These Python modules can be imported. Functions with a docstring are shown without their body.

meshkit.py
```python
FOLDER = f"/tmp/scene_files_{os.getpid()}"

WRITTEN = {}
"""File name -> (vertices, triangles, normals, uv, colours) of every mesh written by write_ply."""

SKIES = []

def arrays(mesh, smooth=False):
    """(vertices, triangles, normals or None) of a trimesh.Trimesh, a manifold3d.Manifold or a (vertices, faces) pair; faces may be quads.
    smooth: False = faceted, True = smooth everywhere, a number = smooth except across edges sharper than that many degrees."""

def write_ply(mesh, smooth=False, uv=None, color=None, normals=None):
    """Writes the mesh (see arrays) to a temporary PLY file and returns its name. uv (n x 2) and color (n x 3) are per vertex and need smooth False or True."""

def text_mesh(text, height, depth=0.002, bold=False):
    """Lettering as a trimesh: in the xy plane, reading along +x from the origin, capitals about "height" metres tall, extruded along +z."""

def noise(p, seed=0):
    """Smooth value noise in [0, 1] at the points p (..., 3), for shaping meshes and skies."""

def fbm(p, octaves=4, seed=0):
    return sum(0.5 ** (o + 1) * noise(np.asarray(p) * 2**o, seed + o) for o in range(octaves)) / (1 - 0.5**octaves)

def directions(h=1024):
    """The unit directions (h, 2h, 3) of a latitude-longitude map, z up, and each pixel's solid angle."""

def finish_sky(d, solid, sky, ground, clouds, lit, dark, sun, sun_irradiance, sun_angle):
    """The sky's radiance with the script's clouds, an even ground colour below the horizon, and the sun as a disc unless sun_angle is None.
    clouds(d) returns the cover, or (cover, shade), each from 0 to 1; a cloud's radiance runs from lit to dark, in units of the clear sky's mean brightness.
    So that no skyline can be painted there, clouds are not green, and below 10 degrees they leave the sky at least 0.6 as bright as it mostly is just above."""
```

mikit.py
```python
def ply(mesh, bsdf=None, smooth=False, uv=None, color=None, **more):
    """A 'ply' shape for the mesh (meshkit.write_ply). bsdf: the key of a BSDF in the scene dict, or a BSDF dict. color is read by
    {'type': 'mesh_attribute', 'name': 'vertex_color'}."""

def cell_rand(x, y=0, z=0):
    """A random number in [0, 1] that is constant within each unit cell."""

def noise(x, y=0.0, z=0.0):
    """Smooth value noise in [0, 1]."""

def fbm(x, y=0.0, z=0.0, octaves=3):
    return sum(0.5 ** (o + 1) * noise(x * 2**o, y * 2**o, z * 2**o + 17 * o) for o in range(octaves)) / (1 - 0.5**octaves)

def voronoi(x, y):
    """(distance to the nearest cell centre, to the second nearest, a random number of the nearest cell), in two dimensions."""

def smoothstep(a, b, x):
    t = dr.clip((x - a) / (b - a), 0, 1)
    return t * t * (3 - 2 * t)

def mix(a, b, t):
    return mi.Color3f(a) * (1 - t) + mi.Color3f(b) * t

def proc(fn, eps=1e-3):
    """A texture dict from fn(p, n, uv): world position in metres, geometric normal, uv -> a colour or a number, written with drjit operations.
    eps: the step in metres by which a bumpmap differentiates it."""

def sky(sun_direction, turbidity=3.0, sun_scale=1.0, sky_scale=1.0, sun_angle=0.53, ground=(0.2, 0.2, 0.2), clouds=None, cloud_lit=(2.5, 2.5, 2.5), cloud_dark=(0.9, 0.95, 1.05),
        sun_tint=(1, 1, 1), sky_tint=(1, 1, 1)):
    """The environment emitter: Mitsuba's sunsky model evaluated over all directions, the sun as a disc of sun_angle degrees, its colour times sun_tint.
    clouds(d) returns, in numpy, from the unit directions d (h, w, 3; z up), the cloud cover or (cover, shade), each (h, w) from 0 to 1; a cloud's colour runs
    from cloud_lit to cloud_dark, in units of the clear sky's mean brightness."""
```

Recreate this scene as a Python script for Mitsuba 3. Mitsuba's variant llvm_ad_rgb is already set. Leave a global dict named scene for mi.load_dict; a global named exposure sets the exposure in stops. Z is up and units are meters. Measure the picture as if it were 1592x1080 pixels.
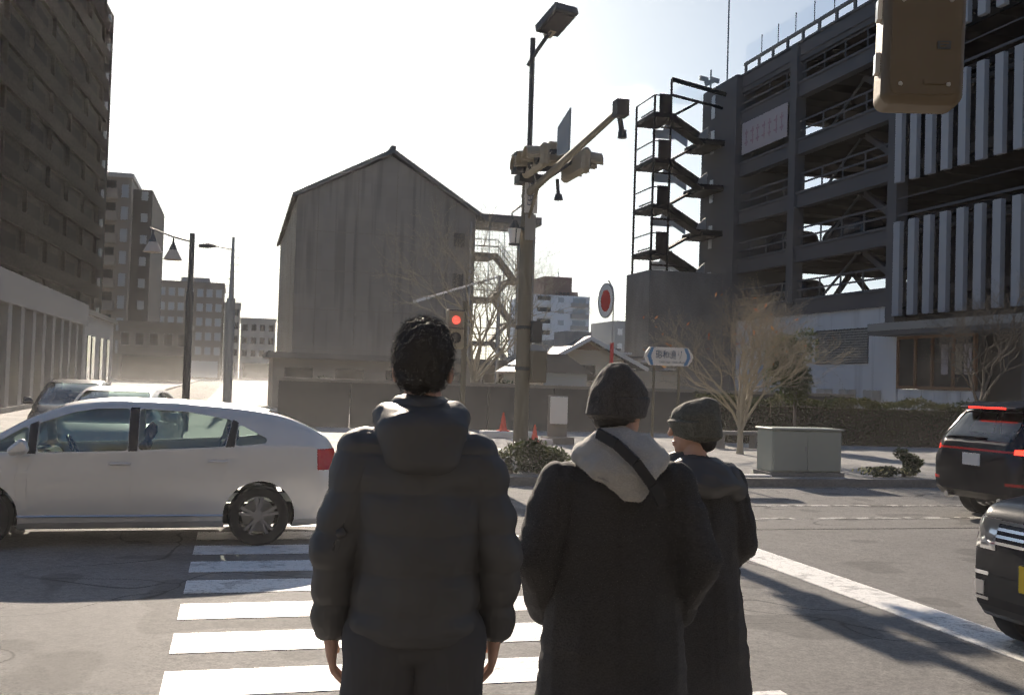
import math, random
import numpy as np, trimesh, drjit as dr, mitsuba as mi, mikit, meshkit
import manifold3d as m3
from manifold3d import Manifold
from scipy.interpolate import PchipInterpolator as PCH
from scipy.spatial.transform import Rotation
from shapely.geometry import Polygon
from mikit import noise, fbm, voronoi, cell_rand, smoothstep, mix

rng = np.random.default_rng(7)
random.seed(7)
T = mi.ScalarTransform4f
scene, labels = {}, {}

# ------------------------------------------------------------------ camera, sky, exposure
yaw, pitch, roll = (math.radians(a) for a in (14.78, 1.71, 1.80))
eye = np.array([0.0, 0.0, 1.72])
fwd = np.array([math.sin(yaw)*math.cos(pitch), math.cos(yaw)*math.cos(pitch), math.sin(pitch)])
rgt = np.array([math.cos(yaw), -math.sin(yaw), 0.0])
up0 = np.cross(rgt, fwd)
upv = -math.sin(roll)*rgt + math.cos(roll)*up0
scene['camera'] = {'type': 'thinlens', 'aperture_radius': 0.0022, 'focus_distance': 5.5, 'fov': math.degrees(2*math.atan(796/1616)), 'fov_axis': 'x', 'near_clip': 0.05, 'far_clip': 6000.0,
                   'to_world': T().look_at(origin=eye.tolist(), target=(eye+fwd).tolist(), up=upv.tolist()), 'medium': {'type': 'ref', 'id': 'air'}}
exposure = 2.8
SAZ, SEL = math.radians(1.7), math.radians(27.5)
sun = np.array([math.sin(SAZ)*math.cos(SEL), math.cos(SAZ)*math.cos(SEL), math.sin(SEL)])

def clouds(d):
    """one small fair-weather puff in a clear sky"""
    c = np.array([0.335, 0.905, 0.262]); c /= np.linalg.norm(c)
    near = np.exp(-((d-c)**2*np.array([1100, 1100, 5200])).sum(-1))
    puff = np.clip((near+1.1*(meshkit.fbm(d*48, 4, 9)-0.5)-0.32)*2.6, 0, 1)*(near > 0.05)
    return 0.6*puff
scene['sky'] = mikit.sky(sun.tolist(), turbidity=4.0, sky_scale=0.46, clouds=clouds, cloud_lit=(7.5, 7.5, 7.6), cloud_dark=(5.5, 5.5, 5.6), sun_tint=(0.85, 0.945, 1.19), sky_tint=(0.95, 0.98, 1.10))

# ------------------------------------------------------------------ materials
def principled(col, rough=0.6, **k):
    c = col if isinstance(col, dict) else {'type': 'rgb', 'value': list(col)}
    return {'type': 'principled', 'base_color': c, 'roughness': rough, **k}
def two(b): return {'type': 'twosided', 'b': b}
def mat(key, b): scene[key] = b; return key
def plain(key, col, rough=0.6, **k): return mat(key, two(principled(col, rough, **k)))

def asphalt_col(p, n, uv):
    big = fbm(p.x*0.35, p.y*0.9, 3.0, 4)
    grit = 0.6*noise(p.x*95, p.y*95, 1.0)+0.4*noise(p.x*31, p.y*31, 2.0)
    mid = fbm(p.x*6, p.y*6, 5.0, 3)
    a, b, w = voronoi(p.x*0.32+0.6*noise(p.x*1.5, p.y*1.5), p.y*0.26+0.6*noise(p.y*1.7, p.x*1.3))
    crack = 1-smoothstep(0.0, 0.030, (b-a)*(0.6+noise(p.x*2, p.y*2)))
    crack = crack*smoothstep(0.42, 0.55, noise(p.x*0.31+9, p.y*0.31))
    v = 0.165+0.06*(big-0.5)+0.035*(mid-0.5)+0.11*(grit-0.47)
    spot = smoothstep(0.72, 0.80, noise(p.x*2.3, p.y*2.3, 7.0))*0.3
    v = dr.maximum(v*(1-0.6*crack)*(1-spot), 0.012)
    return mi.Color3f(v*1.04, v*1.0, v*0.95)
def asphalt_bump(p, n, uv): return noise(p.x*120, p.y*120)*0.003+fbm(p.x*3, p.y*3)*0.004
mat('asphalt', two({'type': 'bumpmap', 'arbitrary': mikit.proc(asphalt_bump, 2e-3), 'scale': 1.0, 'b': principled(mikit.proc(asphalt_col), 0.78, specular=0.35)}))
def paint_col(p, n, uv):
    wear = smoothstep(0.55, 0.75, fbm(p.x*7, p.y*7, 2.0, 4))*0.4+smoothstep(0.62, 0.75, noise(p.x*60, p.y*60))*0.3
    return mix((0.74, 0.73, 0.70), (0.16, 0.155, 0.15), dr.minimum(wear, 1))
mat('road_paint', two(principled(mikit.proc(paint_col), 0.6)))
def oldpaint_col(p, n, uv):
    wear = smoothstep(0.35, 0.6, fbm(p.x*9, p.y*9, 4.0, 4))
    return mix((0.45, 0.44, 0.42), (0.11, 0.108, 0.10), wear)
mat('worn_paint', two(principled(mikit.proc(oldpaint_col), 0.7)))
def pave_col(p, n, uv):
    jx, jy = p.x*2.5-dr.floor(p.x*2.5), p.y*2.5-dr.floor(p.y*2.5)
    j = smoothstep(0.0, 0.03, dr.minimum(dr.minimum(jx, 1-jx), dr.minimum(jy, 1-jy)))
    v = (0.21+0.07*cell_rand(dr.floor(p.x*2.5), dr.floor(p.y*2.5))+0.10*(fbm(p.x*1.2, p.y*1.2)-0.5))*(0.72+0.28*j)
    return mi.Color3f(v*1.03, v, v*0.94)
mat('paving', two(principled(mikit.proc(pave_col), 0.75)))
def conc_col(p, n, uv):
    st = fbm(p.x*1.1, p.y*1.1, p.z*0.35, 4)
    g = noise(p.x*30, p.y*30, p.z*30)
    v = 0.17+0.12*(st-0.5)+0.05*(g-0.5)
    return mi.Color3f(v*1.02, v, v*0.96)
mat('concrete', two(principled(mikit.proc(conc_col), 0.8)))
def wall_col(p, n, uv):
    st = fbm(p.x*0.5+p.y*0.5, p.y*0.2, p.z*0.25, 4)
    dk = fbm(p.y*2.2+p.x*2.2, 3.0, p.z*0.12, 3)
    v = 0.62+0.14*(st-0.5)-0.12*smoothstep(0.5, 0.75, dk)
    return mi.Color3f(v*0.97, v*0.99, v*1.02)
mat('white_wall', two(principled(mikit.proc(wall_col), 0.7)))
def panel_col(p, n, uv):
    v = 0.20+0.012*cell_rand(dr.floor(p.x*0.9), dr.floor(p.y*0.9), dr.floor(p.z*1.1))+0.06*(fbm(p.x*.5, p.y*.5, p.z*.2, 4)-0.5)-0.05*smoothstep(0.5, 0.75, fbm(p.x*2.4, p.y*2.4, p.z*0.10, 3))
    return mi.Color3f(v*1.08, v, v*0.90)
mat('gable_cladding', two(principled(mikit.proc(panel_col), 0.6)))
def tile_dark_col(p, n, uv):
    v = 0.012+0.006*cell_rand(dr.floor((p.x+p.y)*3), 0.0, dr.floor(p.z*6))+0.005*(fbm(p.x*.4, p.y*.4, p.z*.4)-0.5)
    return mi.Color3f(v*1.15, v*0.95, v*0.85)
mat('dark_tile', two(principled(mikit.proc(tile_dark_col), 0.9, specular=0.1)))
def coat_col(p, n, uv):
    g = noise(p.x*230, p.y*230, p.z*230)
    l = fbm(p.x*6, p.y*6, p.z*4, 3)
    v = 0.042+0.026*(g-0.5)+0.020*(l-0.5)
    return mi.Color3f(v*1.05, v, v*0.99)
mat('dark_wool', two(principled(mikit.proc(coat_col), 0.92, sheen=0.6, specular=0.2)))
def nylon_col(p, n, uv):
    v = 0.055+0.025*(fbm(p.x*5, p.y*5, p.z*5, 3)-0.5)
    return mi.Color3f(v*1.04, v*1.0, v*1.0)
mat('dark_nylon', two(principled(mikit.proc(nylon_col), 0.55, sheen=0.3)))
def knit(c0):
    def f(p, n, uv):
        a = dr.atan2(n.y, n.x)
        rib = 0.5+0.5*dr.sin(a*46)
        g = noise(p.x*260, p.y*260, p.z*260)
        s = 0.62+0.35*rib+0.5*(g-0.5)
        return mi.Color3f(c0[0]*s, c0[1]*s, c0[2]*s)
    return f
mat('black_knit', two(principled(mikit.proc(knit((0.075, 0.068, 0.064))), 0.95, sheen=0.8)))
mat('olive_knit', two(principled(mikit.proc(knit((0.12, 0.12, 0.10))), 0.95, sheen=0.9)))
def hood_col(p, n, uv):
    g = noise(p.x*300, p.y*300, p.z*300)
    v = 0.36+0.14*(g-0.5)+0.06*(fbm(p.x*20, p.y*20, p.z*20)-0.5)
    return mi.Color3f(v*1.05, v, v*0.92)
mat('grey_fleece', two(principled(mikit.proc(hood_col), 0.95, sheen=0.8)))
def skin_col(p, n, uv):
    b = fbm(p.x*40, p.y*40, p.z*40, 3)
    return mix((0.46, 0.27, 0.19), (0.55, 0.33, 0.24), b)
mat('skin', two(principled(mikit.proc(skin_col), 0.5)))
def bark_col(p, n, uv):
    v = 0.10+0.07*(fbm(p.x*14, p.y*14, p.z*3, 3)-0.5)
    return mi.Color3f(v*1.15, v, v*0.82)
mat('bark', two(principled(mikit.proc(bark_col), 0.9)))
def leafy(a, b, k=2.0):
    return lambda p, n, uv: mix(a, b, smoothstep(0.3, 0.7, fbm(p.x*k, p.y*k, p.z*k, 3)))
def leaf_mat(key, a, b, k=2.0):
    mat(key, {'type': 'principledthin', 'base_color': mikit.proc(leafy(a, b, k)), 'roughness': 0.55, 'diff_trans': 0.7})
leaf_mat('green_leaf', (0.030, 0.048, 0.016), (0.085, 0.10, 0.030))
leaf_mat('hedge_leaf', (0.020, 0.034, 0.014), (0.060, 0.062, 0.024), 1.2)
def tan_col(p, n, uv):
    v = 0.29+0.12*(fbm(p.x*14, p.y*14, p.z*3, 3)-0.5)
    return mi.Color3f(v*1.15, v, v*0.74)
mat('tan_bark', two(principled(mikit.proc(tan_col), 0.85)))
leaf_mat('autumn_leaf', (0.42, 0.12, 0.05), (0.38, 0.20, 0.07), 3.0)
plain('tar', (0.035, 0.034, 0.033), 0.7)
plain('steel_dark', (0.055, 0.060, 0.065), 0.5, metallic=0.3)
plain('steel_grey', (0.26, 0.27, 0.27), 0.5, metallic=0.2)
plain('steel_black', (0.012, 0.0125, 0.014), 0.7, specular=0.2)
plain('galvanised', (0.33, 0.33, 0.32), 0.45, metallic=0.5)
plain('pole_brown', (0.16, 0.14, 0.10), 0.55)
plain('beige_metal', (0.30, 0.26, 0.19), 0.5)
plain('ochre_metal', (0.095, 0.066, 0.034), 0.5)
plain('white_metal', (0.68, 0.68, 0.66), 0.5)
plain('sign_white', (0.72, 0.70, 0.66), 0.4)
plain('sign_blue', (0.11, 0.23, 0.42), 0.5)
plain('sign_red', (0.50, 0.035, 0.03), 0.4)
plain('ink_blue', (0.06, 0.09, 0.17), 0.5)
plain('cone_red', (0.72, 0.075, 0.035), 0.5)
plain('louvre_white', (0.33, 0.35, 0.38), 0.65)
plain('garage_beam', (0.095, 0.10, 0.11), 0.8, specular=0.25)
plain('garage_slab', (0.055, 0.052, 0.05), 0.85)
plain('green_cabinet', (0.30, 0.325, 0.285), 0.55)
plain('timber_orange', (0.19, 0.095, 0.045), 0.6)
plain('canvas_pink', (0.40, 0.36, 0.37), 0.8)
plain('ink_pink', (0.36, 0.24, 0.27), 0.8)
plain('cream_wall', (0.55, 0.47, 0.35), 0.75)
plain('tower_white', (0.60, 0.64, 0.68), 0.7)
plain('brick_red', (0.20, 0.14, 0.12), 0.8)
plain('roof_grey', (0.12, 0.115, 0.11), 0.6)
plain('facade_grey', (0.34, 0.33, 0.31), 0.7)
plain('facade_brown', (0.20, 0.18, 0.155), 0.75)
plain('facade_dark', (0.085, 0.08, 0.075), 0.8, specular=0.2)
plain('pod_light', (0.24, 0.236, 0.23), 0.8, specular=0.2)
plain('dark_glass', (0.012, 0.014, 0.018), 0.1, specular=0.4)
plain('dim_glass', (0.007, 0.008, 0.011), 0.8, specular=0.05)
plain('pale_glass', (0.30, 0.34, 0.37), 0.12)
plain('fence_panel', (0.62, 0.66, 0.70), 0.4)
plain('rubber', (0.018, 0.018, 0.018), 0.85)
plain('alloy', (0.22, 0.22, 0.225), 0.35, metallic=0.8)
plain('chrome', (0.78, 0.78, 0.78), 0.12, metallic=1.0)
plain('plastic_black', (0.02, 0.02, 0.021), 0.45)
plain('interior_grey', (0.045, 0.045, 0.05), 0.8)
plain('silver_paint', (0.66, 0.645, 0.62), 0.36, metallic=0.3, clearcoat=1.0, clearcoat_gloss=0.92)
plain('black_paint', (0.0035, 0.006, 0.012), 0.2, specular=0.3, clearcoat=0.5, clearcoat_gloss=0.98)
plain('navy_paint', (0.012, 0.014, 0.022), 0.25, clearcoat=1.0, clearcoat_gloss=0.97)
plain('plate_yellow', (0.70, 0.48, 0.02), 0.5)
plain('plate_white', (0.62, 0.62, 0.62), 0.5)
plain('lens_red', (0.42, 0.012, 0.010), 0.15)
plain('lens_clear', (0.75, 0.75, 0.75), 0.06, metallic=0.9)
plain('trouser_cloth', (0.06, 0.058, 0.06), 0.9)
plain('shoe_leather', (0.02, 0.018, 0.016), 0.5)
plain('strap_dark', (0.016, 0.016, 0.018), 0.7)
plain('hair_dark', (0.018, 0.014, 0.011), 0.6)
plain('eye_white', (0.7, 0.68, 0.65), 0.3)
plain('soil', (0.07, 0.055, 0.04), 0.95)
mat('fuzz', {'type': 'principledthin', 'base_color': {'type': 'rgb', 'value': [0.16, 0.15, 0.14]}, 'roughness': 0.7, 'diff_trans': 1.0})
mat('pale_fuzz', {'type': 'principledthin', 'base_color': {'type': 'rgb', 'value': [0.5, 0.48, 0.45]}, 'roughness': 0.7, 'diff_trans': 1.0})
plain('lamp_shade', (0.50, 0.42, 0.34), 0.5)
plain('flower_pale', (0.70, 0.66, 0.35), 0.7)
mat('car_glass', {'type': 'thindielectric', 'specular_transmittance': {'type': 'rgb', 'value': [0.74, 0.80, 0.78]}})
mat('clear_panel', {'type': 'thindielectric', 'specular_transmittance': {'type': 'rgb', 'value': [0.93, 0.95, 0.97]}})
mat('tint_glass', {'type': 'thindielectric', 'specular_transmittance': {'type': 'rgb', 'value': [0.16, 0.17, 0.18]}})
GLOW_RED = {'type': 'area', 'radiance': {'type': 'rgb', 'value': [0.9, 0.022, 0.012]}}
GLOW_WARM = {'type': 'area', 'radiance': {'type': 'rgb', 'value': [2.4, 2.0, 1.2]}}

# ------------------------------------------------------------------ helpers
class MB:
    """collects pieces of one mesh"""
    def __init__(s): s.v, s.f, s.n = [], [], 0
    def add(s, v, f):
        s.v.append(np.asarray(v, float)); s.f.append(np.asarray(f, int)+s.n); s.n += len(s.v[-1]); return s
    def mesh(s, mm): return s.add(mm.vertices, mm.faces)
    def box(s, x0, x1, y0, y1, z0, z1):
        v = np.array([[x, y, z] for x in (x0, x1) for y in (y0, y1) for z in (z0, z1)], float)
        return s.add(v, BOXF)
    def obox(s, c, size, rot=None):
        v = np.array([[x, y, z] for x in (-.5, .5) for y in (-.5, .5) for z in (-.5, .5)])*np.asarray(size, float)
        if rot is not None: v = v @ np.asarray(rot, float).T
        return s.add(v+np.asarray(c, float), BOXF)
    def bar(s, a, b, w, h=None):
        """a square bar from a to b, h tall"""
        a, b = np.asarray(a, float), np.asarray(b, float); d = b-a; L = np.linalg.norm(d); d = d/L
        sd = np.cross(d, [0, 0, 1.0]) if abs(d[2]) < .95 else np.array([1.0, 0, 0]); sd /= np.linalg.norm(sd)
        return s.obox((a+b)/2, (L, w, h or w), np.stack([d, sd, np.cross(sd, d)*-1], 1) if np.linalg.det(np.stack([d, sd, np.cross(sd, d)*-1], 1)) > 0 else np.stack([d, sd, np.cross(d, sd)], 1))
    def tube(s, pts, r, n=8):
        p = np.asarray(pts, float); r = np.broadcast_to(np.asarray(r, float), (len(p),))
        t = np.gradient(p, axis=0); t /= np.linalg.norm(t, axis=1, keepdims=True)+1e-12
        ref = np.array([0, 0, 1.0]) if abs(t[:, 2]).mean() < .8 else np.array([1.0, 0, 0])
        a = np.cross(t, ref); a /= np.linalg.norm(a, axis=1, keepdims=True)+1e-12; b = np.cross(t, a)
        ang = np.arange(n)*2*np.pi/n
        v = (p[:, None]+r[:, None, None]*(np.cos(ang)[None, :, None]*a[:, None]+np.sin(ang)[None, :, None]*b[:, None])).reshape(-1, 3)
        i, j = np.meshgrid(np.arange(len(p)-1), np.arange(n), indexing='ij')
        q = np.stack([i*n+j, i*n+(j+1) % n, (i+1)*n+(j+1) % n, (i+1)*n+j], -1).reshape(-1, 4)
        f = np.vstack([q[:, [0, 2, 1]], q[:, [0, 3, 2]]])
        k = len(v); e = (len(p)-1)*n
        caps = [[k, (j+1) % n, j] for j in range(n)]+[[k+1, e+j, e+(j+1) % n] for j in range(n)]
        v = np.vstack([v, p[:1], p[-1:]])
        f = np.vstack([f, np.array(caps)])
        return s.add(v, f[:, ::-1])
    def prism(s, poly, axis, lo, hi):
        """polygon in the two other axes (in x, y, z order) extruded along the axis"""
        m = trimesh.creation.extrude_polygon(poly if hasattr(poly, 'exterior') else Polygon(poly), hi-lo, engine='earcut')
        v = np.array(m.vertices); v[:, 2] += lo; f = np.array(m.faces)
        if axis == 'x': v = v[:, [2, 0, 1]]
        elif axis == 'y': v = v[:, [0, 2, 1]]; f = f[:, ::-1]
        return s.add(v, f)
    def lathe(s, prof, c=(0, 0, 0), n=20, rot=None):
        m = trimesh.creation.revolve(np.asarray(prof, float), sections=n)
        v = np.array(m.vertices)
        if rot is not None: v = v @ np.asarray(rot).T
        return s.add(v+np.asarray(c, float), m.faces)
    def tri(s): return trimesh.Trimesh(np.vstack(s.v), np.vstack(s.f), process=False)
    def place(s, rotz=0.0, loc=(0, 0, 0)):
        c, q = math.cos(rotz), math.sin(rotz); R = np.array([[c, -q, 0], [q, c, 0], [0, 0, 1.0]])
        s.v = [x @ R.T+np.asarray(loc, float) for x in s.v]; return s
BOXF = np.array([[0, 1, 3], [0, 3, 2], [4, 6, 7], [4, 7, 5], [0, 4, 5], [0, 5, 1], [2, 3, 7], [2, 7, 6], [0, 2, 6], [0, 6, 4], [1, 5, 7], [1, 7, 3]])
AXY = np.array([[1, 0, 0], [0, 0, -1], [0, 1, 0.0]])      # z axis -> -y  (lathe axis along y)
AXX = np.array([[0, 0, 1], [0, 1, 0], [-1, 0, 0.0]])      # z axis -> x

used = {}
def numbered(key):
    k = used.get(key, -1)+1; used[key] = k
    return key if k == 0 else f'{key}_{k:03d}'
def thing(name, label, cat, group=None, kind=None):
    key = numbered(name); labels[key] = {'label': label, 'category': cat}
    if group: labels[key]['group'] = group
    if kind: labels[key]['kind'] = kind
    return key
def put(key, mesh, bsdf, smooth=False, label=None, kind=None, emit=None):
    if isinstance(mesh, MB): mesh = mesh.tri()
    more = {'emitter': emit} if emit else {}
    scene[key] = mikit.ply(mesh, bsdf, smooth, **more)
    if label or kind:
        labels.setdefault(key, {}).update({k: v for k, v in (('label', label), ('kind', kind)) if v})
    return key
def part(parent, name, mesh, bsdf, smooth=False, **k): return put(numbered(f'{parent}__{name}'), mesh, bsdf, smooth, **k)
def struct(name, mesh, bsdf, smooth=False):
    key = numbered(name); put(key, mesh, bsdf, smooth); labels.setdefault(key, {})['kind'] = 'structure'; return key
def rbox(x0, x1, y0, y1, z0, z1, b=0.01):
    pts = [[x, y, z] for sx, (xa, xb) in ((1, (x0, x0)), (-1, (x1, x1))) for sy, ya in ((1, y0), (-1, y1)) for sz, za in ((1, z0), (-1, z1))
           for x, y, z in ((xa, ya+sy*b, za+sz*b), (xa+sx*b, ya, za+sz*b), (xa+sx*b, ya+sy*b, za))]
    return trimesh.convex.convex_hull(np.array(pts, float))

# ------------------------------------------------------------------ ground
g = MB()
xs = np.r_[-3000, -400, -60, np.linspace(-30, 60, 46), 120, 400, 3000]; ys = np.r_[-400, -60, np.linspace(-10, 60, 36), 120, 400, 3000]
gx, gy = np.meshgrid(xs, ys, indexing='ij'); nv = len(ys)
i, j = np.meshgrid(np.arange(len(xs)-1), np.arange(nv-1), indexing='ij')
q = np.stack([i*nv+j, (i+1)*nv+j, (i+1)*nv+j+1, i*nv+j+1], -1).reshape(-1, 4)
g.add(np.stack([gx, gy, gx*0], -1).reshape(-1, 3), np.vstack([q[:, [0, 1, 2]], q[:, [0, 2, 3]]]))
road = struct('road', g, 'asphalt')
stripe_y = [3.10, 3.98, 4.85, 5.73, 6.61, 7.49, 8.36, 9.22, 10.09, 10.96, 11.83, 12.70, 13.57, 14.44, 15.31]
for y in stripe_y:
    part(road, 'crossing_stripe', MB().box(-0.33, 3.05, y, y+0.50, -0.02, 0.004), 'road_paint')
part(road, 'stop_line', MB().box(4.97, 5.42, 5.0, 10.9, -0.02, 0.004), 'road_paint')
part(road, 'lane_line', MB().box(5.6, 120, 13.58, 13.70, -0.02, 0.004), 'worn_paint')
part(road, 'lane_line', MB().box(6.3, 120, 12.22, 12.36, -0.02, 0.004), 'worn_paint')
part(road, 'lane_line', MB().box(-60, -2.2, 13.58, 13.70, -0.02, 0.004), 'worn_paint')
part(road, 'lane_line', MB().box(7.3, 8.0, 7.62, 7.74, -0.02, 0.004), 'worn_paint')

def pavement(poly, kerb=0.16):
    P = Polygon(poly)
    key = struct('pavement', MB().prism(P.buffer(-kerb, join_style=2), 'z', -0.05, 0.125), 'paving')
    ring = P.difference(P.buffer(-kerb, join_style=2))
    part(key, 'kerb', MB().prism(ring, 'z', -0.05, 0.14), 'concrete')
    return key
def corner(cx, cy, r, a0, a1, n=9): return [(cx+r*math.cos(math.radians(a)), cy+r*math.sin(math.radians(a))) for a in np.linspace(a0, a1, n)]
pavement([(-1.6, 400)]+corner(1.15, 18.95, 2.75, 180, 270)+[(160, 16.2), (160, 400)])
pavement([(-5.0, 400), (-160, 400), (-160, 16.2)]+corner(-7.6, 18.8, 2.6, -90, 0))
pavement([(-160, -30), (160, -30), (160, 1.5), (-160, 1.5)])
part(road, 'tar_seam', MB().box(5.7, 120, 11.34, 11.41, -0.02, 0.003), 'tar')
# manhole cover on the road
mh = MB().lathe([(0, 0), (0, 0.006), (0.30, 0.006), (0.30, 0)], (8.3, 9.6, 0), 28)
part(road, 'manhole_cover', mh, 'steel_dark')

# ------------------------------------------------------------------ generic buildings
def window_grid(t, face, coords, us, zs, w, h, bsdf='dark_glass', frame=None, name='window', skip=0.0):
    """recessed-looking windows: pane slightly proud with a frame around; face 'x' at X=coords or 'y' at Y=coords; sign gives the outward side"""
    c, sgn = coords
    for z in zs:
        for u in us:
            if rng.random() < skip: continue
            def bx(mb, u0, u1, z0, z1, d0, d1):
                a, b = sorted((c+sgn*d0, c+sgn*d1))
                return mb.box(a, b, u0, u1, z0, z1) if face == 'x' else mb.box(u0, u1, a, b, z0, z1)
            key = part(t, name, bx(MB(), u-w/2, u+w/2, z, z+h, -0.05, 0.02), bsdf)
            if frame:
                m = MB(); e = 0.07
                bx(m, u-w/2-e, u-w/2, z-e, z+h+e, -0.03, 0.07); bx(m, u+w/2, u+w/2+e, z-e, z+h+e, -0.03, 0.07)
                bx(m, u-w/2, u+w/2, z-e, z, -0.03, 0.09); bx(m, u-w/2, u+w/2, z+h, z+h+e, -0.03, 0.07)
                put(numbered(key+'__frame'), m, frame)

# --- left: low podium hall with a colonnade
t = thing('podium_hall', 'low grey stone hall with a row of pale columns along the left street', 'building')
part(t, 'wall', MB().box(-10.4, -7.55, 18.5, 53.4, 0.1, 3.6), 'dark_glass')
part(t, 'parapet', MB().box(-10.5, -6.98, 18.4, 53.5, 3.60, 4.60), 'pod_light')
part(t, 'plinth', MB().box(-10.4, -7.0, 18.5, 53.4, 0.12, 0.30), 'concrete')
for k, y in enumerate(np.arange(19.6, 53.4, 2.06)):
    part(t, 'column', MB().box(-7.62, -7.04, y-0.30, y+0.30, 0.30, 3.60), 'pod_light')
for y in np.arange(20.6, 52, 4.12):
    key = part(t, 'wall_lamp', MB().box(-7.56, -7.40, y-0.09, y+0.09, 1.10, 1.32), 'steel_dark')
    put(numbered(key+'__glow'), MB().box(-7.40, -7.36, y-0.07, y+0.07, 1.12, 1.30), 'sign_white', emit=GLOW_WARM)
t = thing('shop_building', 'low pale shop building at the far end of the columned hall', 'building')
part(t, 'wall', MB().box(-10.5, -7.2, 53.9, 66, 0.1, 4.2), 'facade_grey')
for y in (55.5, 57.2, 60.5, 63.5): part(t, 'window', MB().box(-7.3, -7.16, y-.55, y+.55, 0.6, 3.2), 'dark_glass')
part(t, 'roof', MB().box(-10.6, -7.0, 53.8, 66.2, 4.2, 4.45), 'roof_grey')

# --- left: dark apartment tower
t = thing('apartment_tower', 'tall black apartment tower with stacked balconies at the left edge', 'building')
TX, Y0, Y1, FH, NF = -12.6, 56.0, 105.0, 2.72, 12
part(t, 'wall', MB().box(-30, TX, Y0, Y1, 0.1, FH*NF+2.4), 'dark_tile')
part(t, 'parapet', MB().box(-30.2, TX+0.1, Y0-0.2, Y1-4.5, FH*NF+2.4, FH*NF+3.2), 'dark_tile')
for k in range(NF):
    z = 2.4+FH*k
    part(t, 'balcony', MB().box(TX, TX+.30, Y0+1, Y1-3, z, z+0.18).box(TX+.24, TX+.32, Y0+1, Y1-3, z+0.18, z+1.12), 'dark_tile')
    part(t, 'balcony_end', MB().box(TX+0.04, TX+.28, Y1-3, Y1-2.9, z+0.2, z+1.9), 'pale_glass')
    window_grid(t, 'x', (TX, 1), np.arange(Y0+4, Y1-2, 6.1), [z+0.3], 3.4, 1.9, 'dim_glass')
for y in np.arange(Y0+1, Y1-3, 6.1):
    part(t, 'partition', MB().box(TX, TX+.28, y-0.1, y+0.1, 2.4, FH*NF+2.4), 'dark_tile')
window_grid(t, 'y', (Y0, -1), np.arange(-27, -12.5, 3.6), [3+FH*k for k in range(NF)], 1.5, 1.5, 'dark_glass', 'facade_dark')

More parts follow.
